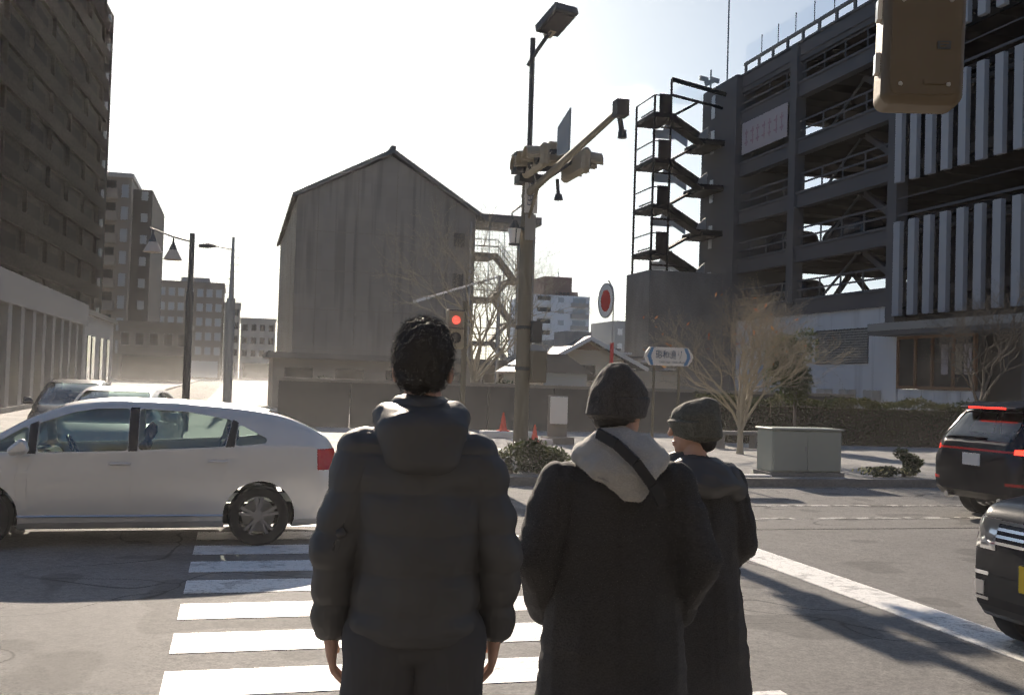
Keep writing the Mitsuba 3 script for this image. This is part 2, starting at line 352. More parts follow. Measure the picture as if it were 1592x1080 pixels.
for k_ in [k_ for k_ in scene if k_.startswith('apartment_tower__')]:      # the tower stands three degrees off the street line
    scene[k_]['to_world'] = T().translate([TX, Y1, 0]).rotate([0, 0, 1], -3.2).translate([-TX, -Y1, 0])
# --- left: second tower
t = thing('grey_tower', 'slim dark grey apartment tower standing just right of the black tower', 'building')
part(t, 'wall', MB().box(-19, -13.4, 136, 160, 0.1, 25.0), 'facade_brown')
part(t, 'stair_block', MB().box(-13.4, -11.1, 138, 160, 0.1, 24.0), 'facade_dark')
part(t, 'roof_slab', MB().box(-19.3, -13.2, 135.6, 160, 25.0, 25.5), 'facade_grey')
for k in range(8):
    z = 3.0+2.75*k
    part(t, 'balcony', MB().box(-18.6, -14.9, 134.6, 136.0, z, z+1.15), 'facade_brown')
    key = part(t, 'window', MB().box(-14.55, -13.75, 135.92, 135.98, z+0.3, z+1.9), 'pale_glass')
    part(t, 'window', MB().box(-18.3, -15.2, 135.92, 135.97, z+1.2, z+2.3), 'dark_glass')
    part(t, 'window', MB().box(-12.4, -11.6, 137.92, 137.98, z+0.4, z+1.5), 'pale_glass')
# --- street end blocks
def block(name, label, x0, x1, y0, y1, h, fl, wall, glass='dark_glass', frame='facade_grey', nx=6, step=None, z0=3.6):
    t = thing(name, label, 'building')
    part(t, 'wall', MB().box(x0, x1, y0, y1, 0.1, h), wall)
    part(t, 'parapet', MB().box(x0-.15, x1+.15, y0-.15, y1+.15, h, h+0.5), wall)
    fh = (h-z0)/fl
    w = (x1-x0)/nx
    window_grid(t, 'y', (y0, -1), x0+w*(np.arange(nx)+.5), [z0+fh*k+0.5 for k in range(fl)], w*0.58, fh*0.5, glass, frame)
    part(t, 'shopfront', MB().box(x0+.5, x1-.5, y0-0.35, y0-0.02, 0.3, 3.0), glass)
    return t
t = block('office_block', 'wide six storey block closing the left street with rows of square windows', -14.6, -2.6, 180, 196, 15.6, 5, 'facade_brown', 'pale_glass', 'facade_grey', 8)
part(t, 'penthouse', MB().box(-9.5, -5.0, 181, 190, 16.1, 16.9), 'facade_grey')
block('office_block', 'narrower lower block at the street end right of the six storey block', -2.4, 0.2, 182, 196, 12.6, 4, 'facade_grey', 'dark_glass', 'facade_grey', 2)
block('office_block', 'lowest pale block at the far right end of the left street', 0.4, 6.2, 184, 196, 10.2, 3, 'facade_grey', 'dark_glass', 'facade_grey', 4)
block('shop_house', 'low brown shop row standing in front of the six storey block', -12.6, -5.2, 120, 128, 6.2, 1, 'facade_brown', 'dark_glass', 'facade_grey', 5)

# ------------------------------------------------------------------ gabled building with outside stair
t = thing('gable_building', 'tall brown windowless gable ended building behind the crossing', 'building')
GY, gx0, gx1, gxm = 75.0, 3.7, 16.7, 10.35
zl, zr, zp = 14.2, 13.75, 17.75
part(t, 'wall', MB().prism([(gx0, 0), (gx1, 0), (gx1, zr), (gxm, zp-0.15), (gx0, zl)], 'y', GY, GY+30), 'gable_cladding')
roof = MB()
for a, b, over in (((gxm, zp), (gx0, zl), -0.35), ((gxm, zp), (gx1, zr), 0.75)):
    s = (b[1]-a[1])/(b[0]-a[0]); e = (b[0]+over, b[1]+s*over)
    roof.prism([a, e, (e[0], e[1]+0.32), (a[0], a[1]+0.32)] if over > 0 else [e, a, (a[0], a[1]+0.32), (e[0], e[1]+0.32)], 'y', GY-0.45, GY+30.4)
part(t, 'roof', roof, 'roof_grey')
part(t, 'ridge_cap', MB().box(gxm-.18, gxm+.18, GY-.5, GY+30.4, zp+0.28, zp+0.5), 'roof_grey')
for z in (3.4, 6.2, 9.0, 11.8): part(t, 'joint_strip', MB().box(gx0+.02, gx1-.02, GY-.025, GY+.01, z-.025, z+.025), 'facade_brown')
for x in (5.2, 8.0, 10.8, 13.6):
    part(t, 'joint_strip', MB().box(x-.03, x+.03, GY-.03, GY+.01, 0.2, zl-0.3+min(abs(x-gx0), abs(gx1-x))*0.45), 'facade_brown')
part(t, 'drain_pipe', MB().tube([(gx1-.35, GY-.12, 13.2), (gx1-.35, GY-.12, .1)], .08, 8), 'facade_grey')
for z in (12.3, 9.3, 6.3): part(t, 'vent', MB().box(15.1, 15.9, GY-.06, GY+.02, z-1.0, z), 'facade_dark')
sx0, sx1, sy0, sy1 = gx1+0.05, 21.3, GY+0.6, GY+4.2
part(t, 'stair_roof', MB().box(sx0, sx1+0.5, sy0-0.6, sy1+0.3, 13.3, 13.9), 'roof_grey')
part(t, 'stair_column', MB().box(sx1-0.25, sx1+0.15, sy0-0.2, sy0+0.2, 0.1, 13.3), 'facade_brown')
part(t, 'stair_column', MB().box(sx1-0.25, sx1+0.15, sy1-0.4, sy1, 0.1, 13.3), 'facade_brown')
for z in (11.05, 7.75, 4.45):
    part(t, 'stair_landing', MB().box(sx0, sx0+1.9, sy0, sy1, z-0.28, z), 'facade_brown')
    part(t, 'stair_landing', MB().box(sx1-1.5, sx1-0.3, sy0, sy1, z-2.0, z-1.75), 'facade_brown')
    part(t, 'stair_flight', MB().bar((sx0+1.8, sy0+0.5, z-0.15), (sx1-1.3, sy0+0.5, z-1.85), 1.0, 0.32), 'facade_brown')
    part(t, 'stair_flight', MB().bar((sx0+1.8, sy0+2.2, z-3.4), (sx1-1.3, sy0+2.2, z-1.9), 1.0, 0.25), 'facade_brown')
    r = MB()
    for zz in (0.5, 1.0):
        r.bar((sx0, sy0, z+zz), (sx0+1.9, sy0, z+zz), 0.07); r.bar((sx0+1.9, sy0, z+zz), (sx1-1.3, sy0, z-1.75+zz), 0.05)
    for u in np.linspace(0, 1, 9): r.bar((sx0+1.9+u*(sx1-1.3-sx0-1.9), sy0, z-1.75*u), (sx0+1.9+u*(sx1-1.3-sx0-1.9), sy0, z-1.75*u+1.0), 0.035)
    part(t, 'stair_rail', r, 'facade_dark')
mesh = MB()
for x in np.arange(sx0+0.25, sx1, 0.27): mesh.box(x-.011, x+.011, sy0-.25, sy0-.23, 3.2, 13.3)
for z in np.arange(3.2, 13.3, 0.27): mesh.box(sx0, sx1, sy0-.25, sy0-.23, z-.011, z+.011)
for x in np.arange(sx0, sx1+.1, 1.14): mesh.box(x-.03, x+.03, sy0-.27, sy0-.21, 0.2, 13.3)
part(t, 'stair_mesh_screen', mesh, 'steel_grey', kind='stuff')

# ------------------------------------------------------------------ far town behind the crossing
t = thing('white_tower_block', 'pale blue grey apartment block with a red brown roof house', 'building')
part(t, 'wall', MB().box(42.6, 51.6, 150, 164, 0.1, 14.5), 'tower_white')
part(t, 'roof_house', MB().box(44.6, 49.0, 151, 158, 14.5, 17.4).box(49.0, 50.0, 151, 156, 14.5, 15.2), 'brick_red')
part(t, 'sign_letters', MB().box(46.4, 46.8, 150.9, 151, 14.7, 15.1).box(47.0, 47.4, 150.9, 151, 14.7, 15.1).box(47.6, 48.0, 150.9, 151, 14.7, 15.1).box(48.2, 48.6, 150.9, 151, 14.7, 15.1), 'facade_dark')
part(t, 'mast', MB().tube([(47.4, 153, 17.4), (47.4, 153, 18.4)], 0.07, 6), 'steel_dark')
for k in range(8):
    z = 0.8+1.72*k
    part(t, 'balcony', MB().box(43.0, 45.6, 149.2, 150, z, z+0.75), 'tower_white')
    part(t, 'window', MB().box(43.3, 45.4, 149.9, 149.97, z+0.78, z+1.45), 'dark_glass')
    part(t, 'balcony', MB().box(48.6, 51.3, 149.4, 150, z, z+0.6), 'facade_grey')
    part(t, 'window', MB().box(46.6, 47.5, 149.92, 149.98, z+0.6, z+1.35), 'pale_glass')
    part(t, 'window', MB().box(48.9, 51.0, 149.92, 149.98, z+0.66, z+1.4), 'pale_glass')
t = thing('distant_building', 'small grey building beyond the tiled roofs beside the garage stair wall', 'building')
part(t, 'wall', MB().box(59.5, 66.5, 160, 172, 0.1, 11.7), 'facade_grey')
for k in range(4):
    for x in (60.4, 61.7, 63.0, 64.3): part(t, 'window', MB().box(x-.4, x+.4, 159.9, 159.98, 2.2+2.4*k, 3.2+2.4*k), 'sign_white')
t = thing('gabled_house', 'cream gabled house with a grey tiled roof behind the dark beanie', 'house')
hy, hx0, hx1, hxm = 52.0, 15.9, 19.9, 17.85
part(t, 'wall', MB().prism([(hx0, 0), (hx1, 0), (hx1, 2.85), (hxm, 3.9), (hx0, 2.85)], 'y', hy, hy+9), 'cream_wall')
rf = MB()
rf.prism([(hx0-.5, 2.55), (hxm, 3.92), (hxm, 4.08), (hx0-.5, 2.71)], 'y', hy-.5, hy+9.3)
rf.prism([(hxm, 3.92), (hx1+1.2, 2.35), (hx1+1.2, 2.51), (hxm, 4.08)], 'y', hy-.5, hy+9.3)
key = part(t, 'roof', rf, 'roof_grey')
for k in range(6): put(numbered(key+'__snow_guard'), MB().bar((hxm+.4+k*.42, hy-.5, 4.05-.32-k*.26), (hxm+.4+k*.42, hy+9, 4.05-.32-k*.26), .06), 'sign_white')
part(t, 'barge_board', MB().bar((hx0-.5, hy-.52, 2.6), (hxm, hy-.52, 3.96), .05, .2).bar((hxm, hy-.52, 3.96), (hx1+1.2, hy-.52, 2.4), .05, .2), 'white_metal')
part(t, 'gable_panel', MB().prism([(17.2, 3.35), (18.6, 3.35), (hxm, 3.75)], 'y', hy-.06, hy+.02), 'timber_orange')
key = part(t, 'window', MB().box(17.2, 18.3, hy-.05, hy+.02, 1.75, 2.55), 'dark_glass')
put(numbered(key+'__frame'), MB().box(17.72, 17.78, hy-.08, hy, 1.75, 2.55).box(17.1, 18.4, hy-.09, hy, 1.65, 1.75), 'facade_brown')
part(t, 'chimney_wall', MB().box(16.9, 18.4, hy+1.0, hy+3, 3.4, 4.35), 'facade_grey')
t = thing('tiled_house', 'low house with pale ribbed roof tiles between cream house and garage', 'house')
part(t, 'wall', MB().box(20.4, 24.8, 56, 62, 0.1, 2.4), 'cream_wall')
for k in range(7):
    part(t, 'roof_course', MB().bar((20.0+k*.68, 55.5, 3.75-k*.2), (20.0+k*.68, 62, 3.75-k*.2), .72, .12), 'roof_grey' if k % 2 else 'white_metal')
t = thing('garden_shed', 'small pale shed with grey roof right of the signal pole', 'shed')
part(t, 'wall', MB().box(11.0, 13.6, 40, 43, 0.1, 2.15), 'cream_wall')
part(t, 'side_wall', MB().box(11.9, 13.7, 39.9, 40.05, 0.1, 2.1), 'pale_glass')
part(t, 'roof', MB().prism([(10.7, 2.0), (13.9, 2.0), (12.7, 2.75), (11.9, 2.75)], 'y', 39.6, 43.2), 'roof_grey')
t = thing('low_building', 'low brown building with flat roof behind the bare trees left of the pole', 'building')
part(t, 'wall', MB().box(1.5, 14.5, 46, 52, 0.1, 2.3), 'facade_brown')
part(t, 'roof', MB().box(1.2, 14.8, 45.6, 52.4, 2.3, 2.55), 'roof_grey')
for x in np.arange(2.6, 14, 2.2): part(t, 'window', MB().box(x-.6, x+.6, 45.9, 46.02, 0.9, 1.9), 'dark_glass')
# dark low wall across the back of the pavement
t = thing('garden_wall', 'long dark low wall at the back of the far pavement', 'wall')
for k in range(9):
    part(t, 'wall_panel', MB().box(1.2+k*2.1, 3.26+k*2.1, 31.0, 31.25, 0.1, 1.45), 'facade_dark')
part(t, 'coping', MB().box(1.15, 20.2, 30.95, 31.3, 1.45, 1.55), 'facade_brown')

# ------------------------------------------------------------------ multi-storey garage
t = thing('parking_garage', 'grey multi storey car park with open decks and white vertical louvres', 'car park')
GX, gy0, gy1, gym = 30.0, 26.0, 59.0, 42.7
levels = [6.6, 9.55, 12.6, 15.6, 18.85, 21.15]
part(t, 'base_wall', MB().box(GX, GX+0.35, gym, gy1, 0.1, 6.65), 'white_wall')
part(t, 'base_wall', MB().box(GX+1.2, GX+1.5, gy0, gym, 0.1, 5.3), 'facade_dark')
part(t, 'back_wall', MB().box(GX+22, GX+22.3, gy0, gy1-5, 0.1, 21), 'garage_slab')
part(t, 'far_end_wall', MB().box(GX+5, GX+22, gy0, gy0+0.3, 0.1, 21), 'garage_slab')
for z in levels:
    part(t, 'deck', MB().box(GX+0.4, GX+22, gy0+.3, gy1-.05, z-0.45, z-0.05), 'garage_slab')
    part(t, 'beam', MB().box(GX-0.05, GX+0.38, gym+.3, gy1-.02, z-0.85 if z < 21 else z-1.15, z), 'garage_beam')
    part(t, 'beam_flange', MB().box(GX-0.14, GX-0.055, gym+.3, gy1-.02, z-0.10, z+0.02).box(GX-0.14, GX-0.055, gym+.3, gy1-.02, z-0.87, z-0.76), 'garage_beam')
    for y in np.arange(gy0+2, gy1, 3.2):
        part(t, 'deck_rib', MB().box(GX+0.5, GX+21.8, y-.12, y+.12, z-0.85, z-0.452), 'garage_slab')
    if z < 21:
        r = MB()
        for zz in (0.55, 1.05): r.bar((GX+.1, gym+.3, z+zz), (GX+.1, gy1, z+zz), 0.06, 0.09)
        for y in np.arange(gym+1.0, gy1, 2.0): r.bar((GX+.1, y, z), (GX+.1, y, z+1.08), 0.07)
        part(t, 'guard_rail', r, 'garage_beam')
r = MB(); r.bar((GX+.1, gy0, 21.85), (GX+.1, gy1, 21.85), 0.12, 0.18)
for y in np.arange(gy0+.5, gy1, 1.7): r.bar((GX+.1, y, 21.1), (GX+.1, y, 21.85), 0.10, 0.2)
part(t, 'roof_rail', r, 'steel_dark')
for y in np.arange(44.0, gy1, 2.0):
    key = part(t, 'roof_fence', MB().box(GX+.16, GX+.20, y-.96, y+.96, 21.95, 23.0), 'clear_panel')
    put(numbered(key+'__post'), MB().bar((GX+.2, y-1, 21.9), (GX+.2, y-1, 23.15), .05), 'steel_dark')
for y in (52.4, 43.0): part(t, 'column', MB().box(GX-0.22, GX+0.4, y-.36, y+.36, 6.4 if y > 45 else 4.7, 21.0), 'garage_beam')
for y in (35.0, 27.0): part(t, 'column', MB().box(GX+.6, GX+1.1, y-.3, y+.3, 0.1, 21.0), 'garage_beam')
for x in (GX+10.5, GX+21): 
    for y in (35, 43.5, 52, 58): part(t, 'column', MB().box(x-.25, x+.25, y-.25, y+.25, 0.1, 21.0), 'garage_slab')
for za, zb in ((15.6, 18), (12.6, 15.0), (9.55, 12.0), (6.6, 9.0)):
    part(t, 'brace', MB().bar((GX+1.1, 47.4, zb), (GX+1.1, 43.4, za), .28, .3), 'garage_beam')
    part(t, 'brace', MB().bar((GX+1.3, 47.8, zb), (GX+1.3, 51.8, za), .10, .1), 'garage_beam')
part(t, 'brace', MB().bar((GX+6, 58.6, 6.7), (GX+6, 55.8, 8.9), .22, .3).bar((GX+6, 53.2, 6.7), (GX+6, 55.8, 8.9), .22, .3), 'garage_slab')
# end pier and the open stair
part(t, 'stair_pier', MB().box(GX-0.4, GX+4.5, gy1, 63.9, 0.1, 21.2), 'garage_beam')
for z in levels[1:]:
    part(t, 'pier_window', MB().box(GX-0.43, GX-0.38, 62.0, 62.5, z-2.0, z-0.5), 'pale_glass')
part(t, 'stair_base_wall', MB().box(24.6, GX-0.4, 60.2, 64.2, 0.1, 8.75), 'concrete')
sy, syb = 60.5, 62.7
for x in (24.75, 25.85):
    part(t, 'stair_post', MB().bar((x, sy, 8.75), (x, sy, 19.8 if x < 25 else 20.9), .11), 'steel_black')
part(t, 'stair_post', MB().bar((24.75, syb+.9, 8.75), (24.75, syb+.9, 19.8), .11), 'steel_black')
part(t, 'stair_roof_frame', MB().bar((25.85, sy, 20.9), (GX-.4, sy, 20.3), .14, .25).bar((25.85, sy, 19.9), (GX-.6, sy, 19.4), .09, .16), 'steel_black')
lz = [18.75, 15.85, 12.95, 10.05]
for z in lz:
    part(t, 'stair_landing', MB().box(24.7, 26.2, sy, syb+.9, z-0.3, z), 'steel_black')
    part(t, 'landing_panel', MB().box(25.05, 25.9, sy-.06, sy, z, z+1.15), 'steel_black')
    part(t, 'stair_landing', MB().box(28.2, GX-.4, sy, syb+.9, z-1.75, z-1.40), 'steel_black')
    part(t, 'landing_rail', MB().bar((24.75, sy, z+1.05), (24.75, syb+.9, z+1.05), .06).bar((24.75, sy, z+1.05), (25.1, sy, z+1.05), .06), 'steel_black')
    part(t, 'stair_flight', MB().bar((25.9, sy+.6, z-.15), (28.5, sy+.6, z-1.6), 1.1, .42), 'steel_black')
    part(t, 'stair_flight', MB().bar((26.0, syb+.4, z-.1), (28.6, syb+.4, z+1.45), 1.0, .14), 'steel_black')
    part(t, 'stair_rail', MB().bar((24.75, sy, z-.95), (27.6, sy, z-.95), .08, .1).bar((24.75, sy, z+.12), (24.75, syb, z+.12), .07), 'steel_black')
    part(t, 'balustrade', MB().prism([(26.6, z-.35), (28.4, z-1.35), (28.4, z-.45), (26.9, z+.45)], 'y', syb+.85, syb+.88), 'fence_panel')
    part(t, 'balustrade', MB().prism([(25.9, z-.9), (27.5, z-.9), (26.9, z-.35), (25.9, z-.35)], 'y', syb+.85, syb+.88), 'fence_panel')
    part(t, 'balustrade_post', MB().prism([(27.8, z-1.4), (28.45, z-1.4), (28.45, z-.6), (27.9, z-1.1)], 'y', sy+.02, sy+.05), 'steel_grey')
part(t, 'stair_top_fence', MB().prism([(26.2, 20.2), (GX-.4, 20.4), (GX-.4, 21.6), (28.2, 21.7)], 'y', syb+.85, syb+.88), 'clear_panel')
part(t, 'mast', MB().tube([(GX+.1, 61.4, 21.2), (GX+.1, 61.4, 28.0)], .05, 6), 'steel_grey')
an = MB().bar((GX-.3, 63, 21.2), (GX-.3, 63, 22.6), .08)
for q_ in (-.4, 0, .4): an.bar((GX-.7+q_, 63, 21.6+abs(q_)), (GX-.1+q_, 63, 21.9), .12, .3)
part(t, 'rooftop_gear', an, 'steel_grey')
# louvred right half
for z0, z1 in ((5.2, 9.6), (11.45, 15.6), (17.55, 21.6)):
    for y in np.arange(gym-.45, gy0, -1.105):
        part(t, 'louvre', MB().box(GX-.45, GX-.22, y-.24, y+.24, z0, z1), 'louvre_white')
    part(t, 'louvre_rail', MB().bar((GX-.1, gy0, z0+.4), (GX-.1, gym, z0+.4), .1).bar((GX-.1, gy0, z1-.4), (GX-.1, gym, z1-.4), .1).bar((GX-.1, gy0, (z0+z1)/2), (GX-.1, gym, (z0+z1)/2), .08), 'steel_black')
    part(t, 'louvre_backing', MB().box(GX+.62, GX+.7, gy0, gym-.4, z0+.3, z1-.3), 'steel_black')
for z in (9.95, 16.0):
    part(t, 'gap_rail', MB().bar((GX-.1, gy0, z), (GX-.1, gym, z), .08, .1).bar((GX-.1, gy0, z+.8), (GX-.1, gym, z+.8), .05), 'garage_beam')
    part(t, 'gap_beam', MB().box(GX+.2, GX+.55, gy0, gym-.4, z-.35, z-.1), 'steel_black')
part(t, 'canopy', MB().box(GX-1.4, GX+1.2, gy0, gym+.2, 4.25, 4.75), 'garage_beam')
part(t, 'canopy_edge', MB().box(GX-1.44, GX-1.40, gy0, gym+.22, 4.45, 4.80), 'steel_grey')
key = part(t, 'window', MB().box(GX-.02, GX+.1, 37.3, 42.5, 1.95, 4.15), 'dark_glass')
fr = MB()
for y in (37.25, 38.6, 40.0, 41.2, 42.5): fr.box(GX-.1, GX+.05, y-.07, y+.07, 1.9, 4.2)
fr.box(GX-.1, GX+.05, 37.2, 42.56, 1.82, 1.95).box(GX-.1, GX+.05, 37.2, 42.56, 4.12, 4.25)
put(numbered(key+'__frame'), fr, 'timber_orange')
for k, y in enumerate((37.7, 38.3, 39.2)): put(numbered(key+'__poster'), MB().box(GX-.04, GX-.025, y-.22, y+.22, 2.5, 3.8), ('canvas_pink', 'beige_metal', 'canvas_pink')[k])
for k in range(6): part(t, 'base_panel', MB().box(GX, GX+.3, 37.3+k*.88, 38.14+k*.88, 0.1, 1.8), 'white_wall')
part(t, 'vent_grille', MB().box(GX-.06, GX+.02, 44.95, 49.7, 3.0, 4.78), 'steel_dark')
sl = MB()
for z in np.arange(3.06, 4.75, 0.13): sl.box(GX-.10, GX-.062, 44.95, 49.7, z, z+.07)
part(t, 'grille_slats', sl, 'steel_grey', kind='stuff')
for y in (44.2, 46.3, 48.4, 50.4): part(t, 'service_box', MB().box(GX-.5, GX-.05, y-.4, y+.4, 0.15, 1.7), 'facade_grey')
# banner on the garage
t = thing('banner', 'long pale banner with faded pinkish lettering tied to the garage front', 'banner')
part(t, 'cloth', MB().box(GX-.22, GX-.19, 53.0, 58.5, 16.0, 17.95), 'canvas_pink')
for k, y in enumerate(np.linspace(57.9, 53.6, 7)):
    part(t, 'character', MB().box(GX-.235, GX-.221, y-.20, y+.20, 16.6, 16.72).box(GX-.235, GX-.221, y-.20, y+.20, 17.2, 17.32).box(GX-.239, GX-.222, y-.05-.1*(k % 2), y+.05-.1*(k % 2), 16.45, 17.5), 'ink_pink')
# ------------------------------------------------------------------ the row of buildings behind the camera
for k, (x0, x1, h) in enumerate(((-46, -24, 17), (-23, -8, 21), (-7, 12, 15), (13, 30, 23), (31, 52, 18))):
    bt = block('street_building', ('grey', 'brown', 'low dark', 'tall dark', 'plain')[k]+' building on the near pavement behind the crossing, facing the road', x0, x1, -26, -13, h, int(h/3.4), ('facade_dark', 'facade_brown', 'facade_dark', 'facade_dark', 'facade_brown')[k], 'dark_glass', None, 5)
    window_grid(bt, 'y', (-13, 1), np.linspace(x0+2, x1-2, 5), [1.0+3.3*q_ for q_ in range(int(h/3.4))], 2.4, 1.7, 'dark_glass', None)
#MARK_TREES
# ------------------------------------------------------------------ trees, hedges, plants
def rot_to(d):
    d = np.asarray(d, float)/np.linalg.norm(d)
    a = np.cross(d, [0.3, 0.9, 0.2]); a /= np.linalg.norm(a)
    return a, np.cross(d, a)
def branch(mb_thick, mb_thin, tips, p, d, L, r, depth, rg, spread=0.55, upb=0.25):
    n = 4
    pts, q_ = [p], p
    for k in range(n):
        a, b = rot_to(d)
        d = d+0.16*(a*rg.normal()+b*rg.normal())+np.array([0, 0, upb*0.12]); d /= np.linalg.norm(d)
        q_ = q_+d*L/n; pts.append(q_)
    (mb_thick if r > 0.012 else mb_thin).tube(pts, np.linspace(r, r*0.62, n+1), 7 if r > 0.03 else (5 if r > 0.008 else 3))
    if depth == 0: tips.append((q_, d)); return
    for k in range(3 if depth > 1 else 4):
        a, b = rot_to(d); ang = rg.uniform(0, 6.283); s = rg.uniform(spread*.6, spread*1.25)
        nd = d*math.cos(s)+(a*math.cos(ang)+b*math.sin(ang))*math.sin(s)+np.array([0, 0, upb])*0.5; nd /= np.linalg.norm(nd)
        at_ = pts[-1] if k < 2 else pts[2+int(rg.integers(0, 2))]
        branch(mb_thick, mb_thin, tips, at_, nd, L*rg.uniform(.62, .85), r*rg.uniform(.5, .62), depth-1, rg, spread, upb)
def leaves(mb, pts, size, rg, squash=1.0):
    n = len(pts)
    u = rg.normal(size=(n, 3)); u /= np.linalg.norm(u, axis=1, keepdims=True)
    w = np.cross(u, rg.normal(size=(n, 3))); w /= np.linalg.norm(w, axis=1, keepdims=True)
    s = (size*rg.uniform(.6, 1.35, n))[:, None]
    v = np.stack([pts-u*s, pts+w*s*.45, pts+u*s, pts-w*s*.45], 1).reshape(-1, 3)
    i = np.arange(n)*4
    mb.add(v, np.vstack([np.stack([i, i+1, i+2], 1), np.stack([i, i+2, i+3], 1)])); return mb
def bare_tree(label, loc, h, seed, trunk_r=0.07, trunk_h=None, lean=(0, 0), depth=5, spread=.5, leafn=0, group=None, bark='bark', limbs=5):
    rg = np.random.default_rng(seed)
    t = thing('bare_tree', label, 'tree', group)
    A, B, tips = MB(), MB(), []
    th = trunk_h or h*.3
    top = np.array([lean[0]*th, lean[1]*th, th])
    A.tube([(0, 0, -.05), (0, 0, .12), top*.5, top], [trunk_r*1.5, trunk_r*1.05, trunk_r*.95, trunk_r*.85], 10)
    tr = A.place(0, loc); part(t, 'trunk', tr, bark, 40)
    A = MB()
    for k in range(limbs):
        ang = k*2.4+rg.uniform(-.4, .4); s = rg.uniform(.18, .55)+.1*(k % 2)
        d = np.array([math.cos(ang)*math.sin(s), math.sin(ang)*math.sin(s), math.cos(s)])
        branch(A, B, tips, top*(1-.05*k), d, (h-th)*rg.uniform(.34, .46), trunk_r*.52, depth-1, rg, spread)
    part(t, 'branches', A.place(0, loc), bark, 40)
    part(t, 'twigs', B.place(0, loc), bark, kind='stuff')
    if leafn:
        idx = rg.choice(len(tips), leafn)
        part(t, 'dry_leaves', leaves(MB(), np.array([tips[k][0] for k in idx])+rg.normal(size=(leafn, 3))*.06+np.array(loc), .055, rg), 'autumn_leaf', kind='stuff')
    return t
bare_tree('bare young tree with a few orange leaves behind the grey green cabinet', (11.45, 22.2, .12), 3.7, 11, .07, 1.0, spread=.55, leafn=60, depth=6, bark='tan_bark', limbs=12)
bare_tree('dark bare tree at the right in front of the orange framed window', (22.9, 28.2, .12), 4.4, 5, .10, 1.3, depth=6, spread=.6)
bare_tree('bare tree just left of the signal pole in front of the mesh stair', (8.1, 36.0, .1), 6.6, 21, .11, 1.6, bark='tan_bark', limbs=6, depth=6, spread=.6)
def leafy_plant(name, label, loc, rx, ry, h, n, leaf, bsdf, seed, cat='shrub', clumps=9, stem=True, z0=0.0, group=None):
    rg = np.random.default_rng(seed)
    t = thing(name, label, cat, group)
    c = rg.normal(size=(clumps, 3)); c /= np.linalg.norm(c, axis=1, keepdims=True)
    c = c*rg.uniform(.35, .8, (clumps, 1))*np.array([rx, ry, (h-z0)/2])+np.array([0, 0, z0+(h-z0)/2])
    k = rg.integers(0, clumps, n)
    p = rg.normal(size=(n, 3)); p /= np.linalg.norm(p, axis=1, keepdims=True)
    p = c[k]+p*(rg.uniform(0, 1, (n, 1))**.45)*np.array([rx, ry, (h-z0)/2])*.48
    p = p[p[:, 2] > 0.02]
    part(t, 'crown', leaves(MB(), p+np.array(loc), leaf, rg), bsdf)
    if stem:
        m = MB()
        m.tube([(0, 0, -.03), (0, 0, z0+.15*(h-z0)), (0.03, 0, z0+.7*(h-z0))], [.05, .04, .015], 7)
        for q_ in c: m.tube([(0, 0, z0+.1*(h-z0)), tuple(q_*np.array([.5, .5, .7])), tuple(q_)], [.022, .014, .006], 5)
        part(t, 'trunk', m.place(0, loc), 'bark', 40)
    return t
leafy_plant('evergreen_tree', 'small dark evergreen tree behind the grey green cabinet', (14.6, 25.2, .12), .85, .8, 3.3, 5200, .062, 'green_leaf', 31, 'tree', 11, z0=1.0)
leafy_plant('planter_shrub', 'low round green bush at the foot of the tall signal pole', (5.0, 16.95, .12), .60, .42, .62, 3400, .035, 'green_leaf', 32)
leafy_plant('kerb_shrub', 'small green bush at the kerb beside the dark car with red lights', (12.05, 16.85, .12), .32, .3, .52, 1500, .035, 'green_leaf', 33)
leafy_plant('flower_bed', 'low bed of small pale flowers along the kerb near the dark car', (11.55, 16.75, .12), .55, .2, .22, 900, .03, 'green_leaf', 34, 'flowers', 12, stem=False)
rg_ = np.random.default_rng(35)
part('flower_bed', 'blossoms', leaves(MB(), np.array([11.55, 16.7, .26])+rg_.uniform(-1, 1, (90, 3))*np.array([.6, .2, .06]), .035, rg_), 'flower_pale', kind='stuff')
leafy_plant('flower_shrub', 'pale flowering plant at the kerb left of the round bush', (4.52, 16.95, .12), .26, .25, .50, 900, .035, 'green_leaf', 36)
part('flower_shrub', 'blossoms', leaves(MB(), np.array([4.50, 16.88, .40])+rg_.normal(size=(110, 3))*np.array([.17, .14, .16]), .04, rg_), 'sign_white', kind='stuff')
for k, (x, y, h, r, lab) in enumerate(((2.6, 33.5, 1.6, 1.0, 'brownish shrub behind the tall man at left'), (9.4, 34.5, 1.7, 1.0, 'brownish shrub right of the signal pole behind the white notice board'), (6.1, 33.6, 2.0, 1.1, 'brownish shrub left of the signal pole over the dark wall'))):
    leafy_plant('garden_shrub', lab, (x, y, .1), r, .8, h, 2600, .07, 'hedge_leaf', 40+k)
